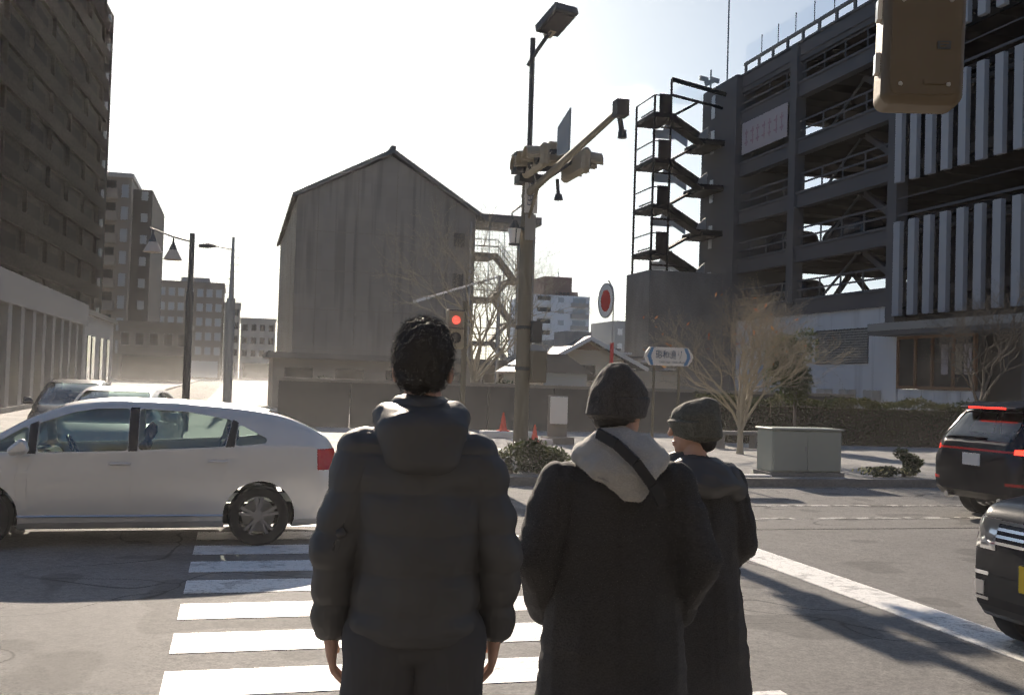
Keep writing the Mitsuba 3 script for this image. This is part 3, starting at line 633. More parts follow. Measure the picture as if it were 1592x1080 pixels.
def hedge(label, a, b, w, h, seed):
    rg = np.random.default_rng(seed)
    t = thing('hedge', label, 'hedge')
    a, b = np.array(a, float), np.array(b, float); d = b-a; L = np.linalg.norm(d); d /= L; s = np.array([-d[1], d[0]])
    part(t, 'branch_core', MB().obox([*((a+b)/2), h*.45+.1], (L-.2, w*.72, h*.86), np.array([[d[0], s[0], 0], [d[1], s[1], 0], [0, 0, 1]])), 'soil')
    n = int(L*1500)
    u, f = rg.uniform(0, L, n), rg.uniform(-1, 1, n)
    face = rg.random(n)
    v = np.where(face < .55, -1+rg.normal(size=n)*.06, np.where(face < .58, 1+rg.normal(size=n)*.06, f))
    z = np.where(face < .58, rg.uniform(.05, 1, n), 1+rg.normal(size=n)*.035)
    bump = .07*np.sin(u*3.1)+.06*np.sin(u*7.7+1)
    p = np.stack([a[0]+d[0]*u+s[0]*v*w*.5, a[1]+d[1]*u+s[1]*v*w*.5, .1+z*(h+bump)], 1)
    part(t, 'leaves', leaves(MB(), p, .045, rg), 'hedge_leaf', kind='stuff')
hedge('long dark clipped hedge in front of the garage base', (12.6, 27.0), (30.5, 24.9), 1.1, 1.22, 51)

# ------------------------------------------------------------------ street furniture
t = thing('utility_cabinet', 'large grey green utility cabinet on the far kerb', 'cabinet')
cx0, cx1, cy0, cy1 = 9.24, 10.70, 16.72, 17.35
part(t, 'body', rbox(cx0+.03, cx1-.03, cy0+.03, cy1-.03, .2, .95, .02), 'green_cabinet')
part(t, 'top', rbox(cx0, cx1, cy0, cy1, .95, .99, .012), 'green_cabinet')
part(t, 'plinth', MB().box(cx0-.01, cx1+.01, cy0-.01, cy1+.01, .1, .2), 'concrete')
xm_ = (cx0+cx1)/2
part(t, 'door', rbox(cx0+.06, xm_-.006, cy0+.015, cy0+.04, .23, .93, .005), 'green_cabinet')
part(t, 'door', rbox(xm_+.006, cx1-.06, cy0+.015, cy0+.04, .23, .93, .005), 'green_cabinet')
part(t, 'lock', rbox(xm_-.05, xm_-.02, cy0+.004, cy0+.016, .58, .66, .004), 'steel_grey')
t = thing('stone_slab', 'small white stone slab lying by the foot of the cabinet', 'slab')
part(t, 'top', rbox(8.62, 9.2, 16.6, 16.9, .125, .16, .01), 'sign_white')
t = thing('stone_bench', 'low pale stone bench behind the bare tree on the pavement', 'bench')
part(t, 'seat', rbox(11.6, 14.4, 24.1, 24.5, .46, .56, .02), 'concrete')
for x in (11.9, 13.0, 14.1): part(t, 'leg', rbox(x-.14, x+.14, 24.15, 24.45, .12, .46, .01), 'concrete')
t = thing('notice_board', 'blank white notice board on a dark stand right of the signal pole', 'notice board')
part(t, 'panel', rbox(7.62, 8.07, 24.9, 24.96, .62, 1.30, .008), 'sign_white')
part(t, 'stand', rbox(7.60, 8.09, 24.97, 25.10, .12, 1.33, .01), 'facade_brown')
part(t, 'base', rbox(7.5, 8.2, 24.7, 25.3, .12, .30, .015), 'facade_brown')
def cone(label, x, y, z):
    t = thing('traffic_cone', label, 'traffic cone', 'traffic cones on the far pavement')
    part(t, 'body', MB().lathe([(0.12, .02), (0.105, .05), (.022, .48), (.015, .50), (0, .50)], (x, y, z), 20), 'cone_red', 40)
    part(t, 'base', rbox(x-.15, x+.15, y-.15, y+.15, z, z+.03, .01), 'cone_red')
cone('orange red traffic cone standing just right of the signal pole', 7.05, 24.3, .12)
cone('orange red traffic cone half hidden on a pale kerb block left of the signal pole', 7.0, 27.2, .30)
t = thing('kerb_block', 'pale concrete kerb block under the left traffic cone', 'kerb block')
part(t, 'top', rbox(6.4, 7.8, 27.0, 27.5, .12, .30, .02), 'sign_white')
t = thing('kerb_block', 'pale concrete kerb block behind the right traffic cone', 'kerb block')
part(t, 'top', rbox(6.7, 7.6, 24.55, 24.85, .12, .26, .02), 'sign_white')

# street name sign with two posts: the four characters are drawn stroke by stroke
t = thing('street_sign', 'white street name sign with blue arrow ends on two posts', 'sign')
sgy, sx0, sx1, sz0, sz1 = 18.5, 7.50, 8.50, 2.06, 2.41
hz = (sz0+sz1)/2
part(t, 'panel', MB().prism([(sx0+.10, sz0), (sx1-.10, sz0), (sx1-.02, hz-.07), (sx1, hz), (sx1-.02, hz+.07), (sx1-.10, sz1), (sx0+.10, sz1), (sx0+.02, hz+.07), (sx0, hz), (sx0+.02, hz-.07)], 'y', sgy, sgy+.03), 'sign_white')
for sg, xe in ((1, sx0), (-1, sx1)):
    part(t, 'arrow_band', MB().prism([(xe+sg*.13, sz0+.005), (xe+sg*.19, sz0+.005), (xe+sg*.125, hz), (xe+sg*.19, sz1-.005), (xe+sg*.13, sz1-.005), (xe+sg*.05, hz)][::sg], 'y', sgy-.006, sgy), 'sign_blue')
KAN = {'sho': [[(.05, .1), (.05, .9), (.38, .9), (.38, .1), (.05, .1)], [(.05, .5), (.38, .5)], [(.48, .9), (.92, .9), (.88, .55), (.8, .5)], [(.68, .9), (.62, .65), (.48, .5)], [(.52, .4), (.9, .4), (.9, .08), (.52, .08), (.52, .4)]],
       'wa': [[(.4, .95), (.1, .85)], [(.03, .68), (.52, .68)], [(.28, .88), (.28, .02)], [(.28, .66), (.04, .25)], [(.28, .66), (.5, .35)], [(.6, .75), (.95, .75), (.95, .15), (.6, .15), (.6, .75)]],
       'tsu': [[(.1, .9), (.2, .78)], [(.05, .6), (.2, .6), (.2, .25), (.05, .1)], [(.05, .12), (.3, .06), (.97, .05)], [(.42, .92), (.85, .92), (.66, .8)], [(.42, .76), (.42, .2)], [(.42, .76), (.9, .76), (.9, .2)], [(.42, .58), (.9, .58)], [(.42, .4), (.9, .4)], [(.66, .76), (.66, .2)]],
       'ri': [[(.25, .9), (.22, .5), (.34, .45)], [(.72, .95), (.75, .5), (.62, .2), (.4, .02)]]}
for k, c_ in enumerate(('sho', 'wa', 'tsu', 'ri')):
    ink = MB()
    for st in KAN[c_]:
        for a, b in zip(st[:-1], st[1:]):
            ink.bar((sx0+.225+k*.145+a[0]*.125, sgy-.004, sz0+.135+a[1]*.16), (sx0+.225+k*.145+b[0]*.125, sgy-.004, sz0+.135+b[1]*.16), .007, .013)
    part(t, 'character', ink, 'ink_blue')
sub = meshkit.text_mesh('Showa-dori Ave.', .05, .004)
sub = trimesh.Trimesh(np.stack([sub.vertices[:, 0]+sx0+.30, sgy-.001-sub.vertices[:, 2], sub.vertices[:, 1]+sz0+.045], 1), sub.faces[:, ::-1], process=False)
part(t, 'small_lettering', sub, 'ink_blue', kind='stuff')
for x in (7.72, 8.24): part(t, 'post', MB().tube([(x, sgy+.06, .1), (x, sgy+.06, sz1-.04)], .028, 10), 'pole_brown', 40)

t = thing('round_sign', 'round white sign with a red disc on a thin pole rising behind the dark beanie', 'sign')
ax = np.array([math.cos(math.radians(-84.5)), math.sin(math.radians(-84.5)), 0]); nx_ = np.array([-ax[1], ax[0], 0])
RM = np.stack([np.array([0, 0, 1.0]), -ax, nx_], 1)
cpos = np.array([9.40, 26.0, 3.86])
part(t, 'plate', MB().lathe([(0, -.012), (.44, -.012), (.44, .012), (0, .012)], cpos, 40, RM), 'sign_white', 30)
part(t, 'rim', MB().lathe([(.44, -.02), (.465, -.02), (.465, .02), (.44, .02)], cpos, 40, RM), 'facade_grey', 30)
for s_ in (-1, 1): part(t, 'disc', MB().lathe([(0, .0125), (.29, .0125), (.29, .017), (0, .017)] if s_ > 0 else [(0, -.017), (.29, -.017), (.29, -.0125), (0, -.0125)], cpos, 36, RM), 'sign_red')
part(t, 'pole', MB().tube([(9.62, 26.05, .1), (9.62, 26.05, 2.75)], .05, 10), 'sign_red', 40, label='thicker red painted lower pole')
part(t, 'upper_pole', MB().tube([(9.62, 26.05, 2.75), (9.63, 26.05, 3.6), (9.60, 26.04, 4.2), (9.45, 26.02, 4.42)], .018, 8), 'galvanised', 40)

# ------------------------------------------------------------------ tall signal pole on the far kerb
t = thing('signal_pole', 'tall brown signal pole with long arm, horizontal signals and a floodlight on top', 'traffic light')
px, py = 4.85, 17.60
part(t, 'pole', MB().tube([(px, py, .1), (px, py, 2.6), (px, py, 5.75)], [.135, .125, .105], 16), 'pole_brown', 40)
part(t, 'upper_pole', MB().tube([(px, py, 5.7), (px, py, 7.75)], .045, 10), 'steel_dark', 40)
part(t, 'base_plate', MB().lathe([(0, 0), (.24, 0), (.24, .05), (.14, .08), (.14, .3)], (px, py, .12), 18), 'pole_brown', 30)
part(t, 'lamp_arm', MB().tube([(px-.08, py, 7.25), (px+.05, py-.1, 7.5), (px+.26, py-.22, 7.84)], .035, 8), 'steel_dark', 40)
lt_r = Rotation.from_euler('xz', [-22, 18], degrees=True).as_matrix()
key = part(t, 'floodlight', MB().obox((px+.30, py-.42, 7.98), (.46, .66, .13), lt_r), 'steel_dark')
put(numbered(key+'__lens'), MB().obox((px+.30, py-.42, 7.905), (.38, .56, .02), lt_r), 'dark_glass')
put(numbered(key+'__bracket'), MB().obox((px+.26, py-.16, 7.84), (.14, .2, .1), lt_r), 'beige_metal')
part(t, 'arm', MB().tube([(px+.01, py+.25, 4.98), (px-.06, py-1.0, 5.01), (4.50, 12.1, 5.12)], [.07, .065, .045], 12), 'pole_brown', 40)
part(t, 'arm_brace', MB().tube([(px, py, 4.45), (px-.05, py-.8, 4.98)], .03, 8), 'pole_brown', 40)
part(t, 'arm_tip', MB().box(4.42, 4.58, 12.02, 12.2, 5.02, 5.22).tube([(4.55, 12.3, 5.1), (4.6, 12.3, 4.86)], .035, 8).lathe([(0, 0), (.06, 0), (.05, .1), (0, .1)], (4.6, 12.3, 4.8), 12), 'steel_dark', label='dark end cap with a small hanging sensor')
part(t, 'clamp', MB().box(px-.22, px+.2, py-.22, py+.16, 5.15, 5.30).box(px-.2, px+.18, py-.2, py+.16, 5.5, 5.62).bar((px-.3, py-.35, 5.35), (px+.5, py-.35, 5.40), .09), 'steel_dark')
def signal_head(t, x, y0, y1, z, face):
    """horizontal three lens head laid along y, lenses towards face (+1 or -1 along x)"""
    key = part(t, 'signal_head', rbox(x-.08, x+.08, y0, y1, z-.2, z+.2, .05), 'beige_metal')
    for k, col in enumerate(('dark_glass', 'dark_glass', 'dark_glass')):
        y = y0+(y1-y0)*(k+.5)/3
        put(numbered(key+'__lens'), MB().lathe([(0, 0), (.145, 0), (.145, .02), (0, .03)], (x+face*.08, y, z), 20, AXX if face > 0 else AXX @ np.diag([1, -1, -1.0])), col, 30)
        vis = MB(); a = np.linspace(math.radians(-20), math.radians(200), 13)
        ring = np.stack([np.cos(a)*.16, np.sin(a)*.16], 1)
        for q0, q1 in zip(ring[:-1], ring[1:]):
            m_ = np.array([(x+face*.08, y+q0[0], z+q0[1]), (x+face*.08, y+q1[0], z+q1[1]), (x+face*.30, y+q1[0], z+q1[1]-.02), (x+face*.30, y+q0[0], z+q0[1]-.02)])
            vis.add(np.vstack([m_, m_*1+np.array([0, 0, .006])]), [[0, 1, 2], [0, 2, 3], [4, 6, 5], [4, 7, 6]])
        put(numbered(key+'__visor'), vis, 'beige_metal')
    return key
signal_head(t, 5.42, 16.1, 17.3, 5.36, 1)
signal_head(t, 4.74, 16.2, 17.4, 5.40, -1)
part(t, 'head_bracket', MB().bar((px-.05, 16.7, 5.0), (5.40, 16.7, 5.45), .06).bar((px-.05, 16.9, 5.0), (4.74, 16.9, 5.5), .06).bar((px-.1, 16.7, 5.55), (5.42, 16.7, 5.58), .07), 'steel_dark')
part(t, 'head_bracket', MB().box(px-.35, px+.0, py-.45, py-.1, 5.28, 5.62), 'steel_dark')
part(t, 'sensor_box', rbox(px+.12, px+.42, py-.75, py-.35, 5.42, 5.78, .03), 'beige_metal')
part(t, 'hanging_sensor', MB().tube([(px+.1, 16.2, 5.0), (px+.13, 16.2, 4.72)], .03, 8).lathe([(0, 0), (.08, 0), (.05, .1), (0, .1)], (px+.13, 16.2, 4.66), 12), 'steel_dark')
part(t, 'direction_plate', MB().prism([(14.7, 5.12), (15.3, 5.18), (15.3, 5.62), (14.7, 5.78)], 'x', 4.655, 4.68), 'pale_glass', label='pale translucent plate standing on the arm')
key = part(t, 'name_plate', MB().box(px-.10, px+.13, py-.165, py-.14, 4.62, 5.30), 'sign_white', label='white vertical name plate with dark characters')
for z0, ch in ((5.02, 'tsu'), (4.74, 'sho')):
    nk = MB()
    for st in KAN[ch]:
        for a, b in zip(st[:-1], st[1:]): nk.bar((px-.055+a[0]*.14, py-.168, z0+a[1]*.2), (px-.055+b[0]*.14, py-.168, z0+b[1]*.2), .006, .02)
    put(numbered(key+'__character'), nk, 'ink_blue')
part(t, 'lower_plate', MB().box(px-.08, px+.11, py-.16, py-.135, 4.15, 4.60), 'galvanised')
part(t, 'control_box', rbox(px+.10, px+.29, py-.18, py+.06, 2.36, 2.74, .02), 'steel_dark')
part(t, 'control_box', rbox(px+.10, px+.38, py-.22, py+.1, 1.66, 2.22, .02), 'pole_brown')
for r_, z_ in ((.145, 2.62), (.14, 1.9), (.13, 4.35)): part(t, 'pole_band', MB().lathe([(0, -.03), (r_, -.03), (r_, .03), (0, .03)], (px, py, z_), 18), 'steel_dark')
t = thing('hanging_lantern', 'small lantern with dark cap and white glass hung on the signal pole', 'lantern')
part(t, 'bracket', MB().tube([(px-.1, py, 4.78), (px-.3, py-.05, 4.62), (px-.27, py-.05, 4.5)], .018, 8), 'steel_dark', 40)
part(t, 'cap', MB().lathe([(0, .16), (.03, .15), (.11, 0), (0, 0)], (px-.24, py-.05, 4.34), 8), 'steel_dark')
part(t, 'glass', MB().lathe([(0, -.26), (.085, -.26), (.12, 0), (0, 0)], (px-.24, py-.05, 4.34), 8), 'sign_white')
part(t, 'frame', MB().lathe([(0, -.29), (.1, -.29), (.1, -.26), (0, -.26)], (px-.24, py-.05, 4.34), 8).bar((px-.24, py-.17, 4.34), (px-.24, py-.14, 4.07), .015), 'steel_dark')

t = thing('pedestrian_signal', 'far pedestrian signal showing red beside the tall man', 'pedestrian signal')
part(t, 'pole', MB().tube([(3.98, 18.5, .1), (3.98, 18.5, 3.1)], .05, 12), 'pole_brown', 40)
part(t, 'housing', rbox(3.62, 3.94, 18.32, 18.5, 2.22, 2.94, .03), 'beige_metal')
key = part(t, 'red_lamp', MB().lathe([(0, 0), (.075, 0), (.075, .012), (0, .02)], (3.78, 18.315, 2.74), 20, AXY), 'lens_red', emit={'type': 'area', 'radiance': {'type': 'rgb', 'value': [0.24, 0.022, 0.015]}})
part(t, 'green_lamp', MB().lathe([(0, 0), (.10, 0), (.10, .012), (0, .02)], (3.78, 18.315, 2.42), 20, AXY), 'dark_glass')
part(t, 'visor', MB().box(3.65, 3.91, 18.16, 18.33, 2.90, 2.915), 'steel_dark'); part(t, 'visor', MB().box(3.65, 3.91, 18.2, 18.33, 2.58, 2.592), 'steel_dark')

t = thing('near_signal', 'back of an ochre signal housing hanging in the upper right corner', 'traffic light')
nc = np.array([2.885, 3.985, 3.32]); nr = Rotation.from_euler('zy', [-22, 1.5], degrees=True).as_matrix()
bd = Manifold.batch_hull([Manifold.sphere(.05, 24).translate((sx_*.125, sy_*.06, sz_*.30)) for sx_ in (-1, 1) for sy_ in (-1, 1) for sz_ in (-1, 1)])
def placed(man, R=nr, c=nc):
    q_ = man.to_mesh(); return trimesh.Trimesh(q_.vert_properties[:, :3] @ R.T+c, q_.tri_verts, process=False)
part(t, 'housing', placed(bd), 'ochre_metal', 35)
part(t, 'rear_cover', placed(Manifold.batch_hull([Manifold.cylinder(.012, .045, .045, 20).rotate((90, 0, 0)).translate((sx_*.10, -.108, sz_*.27)) for sx_ in (-1, 1) for sz_ in (-1, 1)])), 'ochre_metal', 35)
key = part(t, 'rating_plate', placed(Manifold.cube((.055, .006, .034), True).translate((.075, -.124, -.10))), 'steel_dark')
put(numbered(key+'__print'), placed(Manifold.cube((.035, .004, .006), True).translate((.075, -.128, -.093))+Manifold.cube((.025, .004, .006), True).translate((.07, -.128, -.106))), 'ochre_metal')
for sx_, sz_ in ((-.10, -.27), (.10, -.27), (-.10, .1), (.10, .1)): part(t, 'screw', placed(Manifold.cylinder(.006, .011, .009, 12).rotate((90, 0, 0)).translate((sx_, -.118, sz_))), 'galvanised', 30)
part(t, 'hinge', placed(Manifold.cube((.02, .05, .09), True).translate((-.185, -.03, .08))+Manifold.cube((.02, .05, .09), True).translate((-.185, -.03, -.16))), 'chrome')
part(t, 'latch', placed(Manifold.cube((.09, .012, .02), True).translate((.04, -.122, -.262))), 'ochre_metal')
part(t, 'visor', placed(Manifold.cylinder(.2, .13, .12, 24).rotate((-90, 0, 0)).translate((0, .09, .16))), 'steel_black')
part(t, 'bracket', MB().bar((2.95, 4.0, 3.66), (3.95, 3.75, 3.72), .05).bar((2.9, 4.0, 3.5), (2.9, 4.0, 3.72), .05), 'steel_dark')
part(t, 'pole', MB().tube([(3.95, 3.72, .1), (3.95, 3.72, 4.1)], [.085, .07], 14), 'pole_brown', 40)

# ------------------------------------------------------------------ left street lamps
t = thing('street_lamp', 'street lamp with two hanging cone shades on a sloping arm', 'street lamp')
lx, ly = -1.24, 28.0
part(t, 'pole', MB().tube([(lx, ly, .1), (lx, ly, 4.2), (lx, ly, 5.2)], [.085, .07, .065], 12), 'steel_dark', 40)
part(t, 'sleeve', MB().tube([(lx, ly, .1), (lx, ly, 3.7)], .095, 12), 'steel_dark', 40)
part(t, 'arm', MB().tube([(lx, ly, 4.98), (-1.7, ly, 5.08), (-2.3, ly, 5.28)], .022, 8), 'steel_dark', 40)
for x, zt in ((-1.70, 5.05), (-2.20, 5.22)):
    key = part(t, 'lamp_shade', MB().lathe([(.03, -.14), (.10, -.30), (.24, -.56), (.225, -.56), (.09, -.30), (.02, -.14)], (x, ly, zt), 20), 'lamp_shade', 35)
    put(numbered(key+'__cap'), MB().lathe([(0, 0), (.02, 0), (.025, -.1), (.105, -.30), (0, -.28)], (x, ly, zt), 16), 'steel_dark')
t = thing('utility_pole', 'thin lamp pole with a flat lamp head further down the left street', 'street lamp')
part(t, 'pole', MB().tube([(-.32, 42, .1), (-.32, 42, 4.6), (-.32, 42, 6.9)], [.13, .10, .05], 12), 'galvanised', 40)
part(t, 'lower_sleeve', MB().tube([(-.32, 42, .1), (-.32, 42, 4.5)], .17, 12), 'steel_grey', 40)
part(t, 'arm', MB().tube([(-.32, 42, 6.42), (-1.0, 42, 6.5)], .025, 8), 'galvanised', 40)
part(t, 'lamp_head', Manifold.batch_hull([Manifold.sphere(.07, 16).translate((-1.55, 42, 6.48)), Manifold.sphere(.10, 16).translate((-1.25, 42, 6.5)), Manifold.sphere(.04, 16).translate((-.98, 42, 6.5))]), 'steel_dark', 40)
pg = MB()
for k in range(7): pg.bar((-.32-.28, 42, 4.7+.28*k), (-.32+.28, 42, 4.7+.28*k), .02)
part(t, 'step_pegs', pg, 'galvanised')
t = thing('arm_lamp', 'sunlit lamp arm crossing the front of the gabled building', 'street lamp')
part(t, 'pole', MB().tube([(11.2, 45, .1), (11.2, 45, 6.3)], [.09, .06], 10), 'galvanised', 40)
part(t, 'arm', MB().tube([(11.2, 45, 6.25), (10, 45, 5.85), (8.0, 45, 5.15)], .045, 8), 'white_metal', 40)
part(t, 'lamp_head', MB().obox((7.7, 45, 5.05), (.7, .3, .12), Rotation.from_euler('y', -19, degrees=True).as_matrix()), 'white_metal')
#MARK_CARS
# ------------------------------------------------------------------ cars: body lofted over stations, openings and arches cut with booleans
def to_man(v, f): return Manifold(m3.Mesh(np.asarray(v, np.float32), np.asarray(f, np.uint32)))
def as_tri(man):
    q_ = man.to_mesh(); return trimesh.Trimesh(q_.vert_properties[:, :3], q_.tri_verts, process=False)
class Car:
    def __init__(s, k, zl, w, zb, wb, zt, wt, L):
        s.L, s.k = L, k
        s.c = {n: PCH(*zip(*p)) for n, p in (('zl', zl), ('w', w), ('zb', zb), ('wb', wb), ('zt', zt), ('wt', wt))}
    def loft(s, ins=0.0, x0=None, x1=None, zlow=None, n=56):
        a = -s.L/2+ins if x0 is None else x0; b = s.L/2-ins if x1 is None else x1
        u = np.linspace(0, 1, n); u = (1-np.cos(u*np.pi))/2*.55+u*.45
        xs = a+(b-a)*u; rings = []
        for x in xs:
            zl, w, zb, wb, zt, wt = (float(s.c[k](x)) for k in ('zl', 'w', 'zb', 'wb', 'zt', 'wt'))
            zl = zl+ins if zlow is None else zlow
            w, wb, wt, zt = w-ins, wb-ins, wt-ins, zt-ins
            zb = min(zb, zt-.012); zt = max(zt, zl+.1); zb = max(zb, zl+.06); h = zb-zl
            P = [(0, zl), (.55*w, zl), (.86*w, zl), (.965*w, zl+.10*h), (.992*w, zl+.26*h), (w, zl+.45*h), (w, zl+.60*h), (.99*w, zl+.78*h), (.972*wb+.028*w, zl+.92*h), (wb, zb)]
            g = zt-zb
            for q_ in (.18, .36, .54, .72, .86):
                P.append((wb+(wt-wb)*q_+.05*g*math.sin(q_*math.pi), zb+g*q_*.97))
            P += [(wt-.012, zb+g*.945), (wt-.05, zb+g*.985), (wt*.70, zt+.012*min(1, g*4)), (wt*.35, zt+.018*min(1, g*4)), (0, zt+.02*min(1, g*4))]
            P = np.array(P); m_ = P[1:-1][::-1]*np.array([-1, 1])
            ring = np.vstack([P, m_]); rings.append(np.column_stack([np.full(len(ring), x), ring]))
        N = len(rings[0]); v = np.vstack(rings)
        i, j = np.meshgrid(np.arange(n-1), np.arange(N), indexing='ij')
        q_ = np.stack([i*N+j, i*N+(j+1) % N, (i+1)*N+(j+1) % N, (i+1)*N+j], -1).reshape(-1, 4)
        f = np.vstack([q_[:, [0, 2, 1]], q_[:, [0, 3, 2]]])
        e = (n-1)*N
        v = np.vstack([v, rings[0].mean(0), rings[-1].mean(0)]); c0, c1 = len(v)-2, len(v)-1
        f = np.vstack([f, [[c0, j, (j+1) % N] for j in range(N)], [[c1, e+(j+1) % N, e+j] for j in range(N)]])
        man = to_man(v, f)
        return man if man.volume() > 0 else to_man(v, f[:, ::-1])
def union_all_(ms): return Manifold.batch_boolean(ms, m3.OpType.Add)
def slab(x0, x1, y0, y1, z0, z1): return Manifold.cube((x1-x0, y1-y0, z1-z0)).translate((x0, y0, z0))
def side_prism(poly, y0, y1):
    m = m3.CrossSection([np.asarray(poly)], m3.FillRule.NonZero).extrude(y1-y0)   # polygon in x, z
    return m.rotate((90, 0, 0)).translate((0, y1, 0))
def round_poly(poly, r=.035):
    P = Polygon(poly).buffer(-r, join_style=1).buffer(r, quad_segs=4); return np.array(P.exterior.coords[:-1])
def build_car(name, label, spec, paint, loc, heading, scale=1.0, group=None, cat='car', near=None):
    """heading: the way its nose points, radians from +x"""
    c, o = spec['car'], spec
    t = thing(name, label, cat, group)
    Rz = np.array([[math.cos(heading), -math.sin(heading), 0], [math.sin(heading), math.cos(heading), 0], [0, 0, 1]])
    def W(m):
        m = as_tri(m) if isinstance(m, Manifold) else (m.tri() if isinstance(m, MB) else m)
        return trimesh.Trimesh((np.array(m.vertices)*scale) @ Rz.T+np.asarray(loc, float), m.faces, process=False)
    outer = c.loft(); full = outer
    def shell(a, b): return c.loft(a)-c.loft(b)
    cab = o['cabin']
    cavity = c.loft(.05, cab[0], cab[1], zlow=.42)
    body = outer-cavity
    sides = [side_prism(round_poly(p), -2, 2) for p in o['side_windows']]
    for s_ in sides: body -= s_
    ft = o['front_glass']; rt = o['rear_glass']
    fo = Manifold.batch_hull([Manifold.cylinder(3, .05, .05, 12).rotate((0, 90, 0)).translate((ft['x'], y, z)) for y, z in ((-ft['yb'], ft['zb']), (ft['yb'], ft['zb']), (-ft['yt'], ft['zt']), (ft['yt'], ft['zt']))])
    ro = Manifold.batch_hull([Manifold.cylinder(3, .05, .05, 12).rotate((0, -90, 0)).translate((rt['x'], y, z)) for y, z in ((-rt['yb'], rt['zb']), (rt['yb'], rt['zb']), (-rt['yt'], rt['zt']), (rt['yt'], rt['zt']))])
    body = body-fo-ro
    r = o['wheel_r']
    for x in o['axles']:
        for sg in (-1, 1):
            body -= Manifold.cylinder(.32, r+.055, r+.055, 40).rotate((90, 0, 0)).translate((x, sg*(o['half_w']+.02) if sg > 0 else -(o['half_w']+.02)+.32, r))
    groove = c.loft(-.002)-c.loft(.007)
    for x0_, lean in o['seams']:
        body -= groove ^ side_prism([(x0_, .26), (x0_+.011, .26), (x0_+.011+lean, 1.6), (x0_+lean, 1.6)], -2, 2) ^ slab(-3, 3, -2, 2, .3, o['seam_top'])
    lower = slab(-4, 4, -2, 2, 0, o['sill_z'])
    for x in o['axles']:
        for sg in (-1, 1):
            liner = Manifold.cylinder(.40, r+.11, r+.11, 40).rotate((90, 0, 0)).translate((x, sg*(o['half_w']-.045)+(.40 if sg < 0 else 0), r))
            liner = liner ^ c.loft(.014)
            arch = body ^ liner
            body -= liner
            if not arch.is_empty(): part(t, 'arch_liner', W(arch), 'plastic_black', 30)
    key = part(t, 'body', W(body-lower), paint, 30)
    put(numbered(key+'__lower_trim'), W(body ^ lower), o.get('trim', 'plastic_black'), 30)
    gl = c.loft(.012)-c.loft(.017)
    for s_ in sides:
        for sg in (-1, 1):
            part(t, 'side_window', W(gl ^ s_ ^ slab(-4, 4, .2 if sg > 0 else -2, 2 if sg > 0 else -.2, .4, 2)), o['glass'])
    part(t, 'windscreen', W(gl ^ fo ^ slab(0 if o.get('split') is None else o['split'], 4, -2, 2, .4, 2)), 'car_glass' if o['glass'] == 'car_glass' else 'tint_glass')
    part(t, 'rear_window', W(gl ^ ro ^ slab(-4, 0, -2, 2, .4, 2)), o['glass'])
    for k_, pl in enumerate(o.get('pillars', [])):
        for sg in (-1, 1): part(t, 'pillar_trim', W((c.loft(-.003)-c.loft(.006)) ^ side_prism(pl, -2, 2) ^ slab(-4, 4, .2 if sg > 0 else -2, 2 if sg > 0 else -.2, .4, 2)), 'plastic_black', 30)
    for nm, parts_ in o['lamps'].items():
        for (x0, x1, y0, y1, z0, z1, bs) in parts_:
            sh = c.loft(-.006)-c.loft(.02)
            for sg in ((-1, 1) if y0 >= 0 and y1 < .95*o['half_w']+1 and nm != 'grille' and nm != 'light_bar' else (1,)):
                bxx = slab(x0, x1, y0, y1, z0, z1) if sg > 0 else slab(x0, x1, -y1, -y0, z0, z1)
                m = sh ^ bxx
                if not m.is_empty(): part(t, nm, W(m), bs, 30, **({'emit': o['emit'][nm]} if nm in o.get('emit', {}) else {}))
    for x in o['axles']:
        for sg in (-1, 1):
            if near is not None and (x, sg) not in near: pass
            yo = sg*(o['half_w']-.015)
            prof = [(r*.66, -.20), (r*.93, -.205), (r, -.17), (r, -.03), (r*.93, 0), (r*.66, -.012), (r*.66, -.20)]
            wk = part(t, 'wheel', W(MB().lathe([(p[0], p[1]*sg) for p in (prof if sg < 0 else prof)], (x, yo, r), 36, np.array([[1, 0, 0], [0, 0, 1], [0, 1, 0.0]]))), 'rubber', 40)
            rm = MB()
            rm.lathe([(r*.67, -.03*sg), (r*.67, -.17*sg)], (x, yo, r), 30, np.array([[1, 0, 0], [0, 0, 1], [0, 1, 0.0]]))
            rm.lathe([(0, -.035*sg), (r*.2, -.03*sg), (r*.2, -.06*sg)], (x, yo, r), 20, np.array([[1, 0, 0], [0, 0, 1], [0, 1, 0.0]]))
            for k in range(5):
                for d_ in (-.11, .11):
                    a = k*2*math.pi/5+d_+.3
                    rm.bar((x+r*.15*math.cos(a), yo-.045*sg, r+r*.15*math.sin(a)), (x+r*.66*math.cos(a+d_*.5), yo-.03*sg, r+r*.66*math.sin(a+d_*.5)), .035, .03)
            put(numbered(wk+'__rim'), W(rm), 'alloy', 40)
            put(numbered(wk+'__brake_disc'), W(MB().lathe([(0, -.10*sg), (r*.55, -.10*sg), (r*.55, -.12*sg), (0, -.12*sg)], (x, yo, r), 24, np.array([[1, 0, 0], [0, 0, 1], [0, 1, 0.0]]))), 'steel_grey')
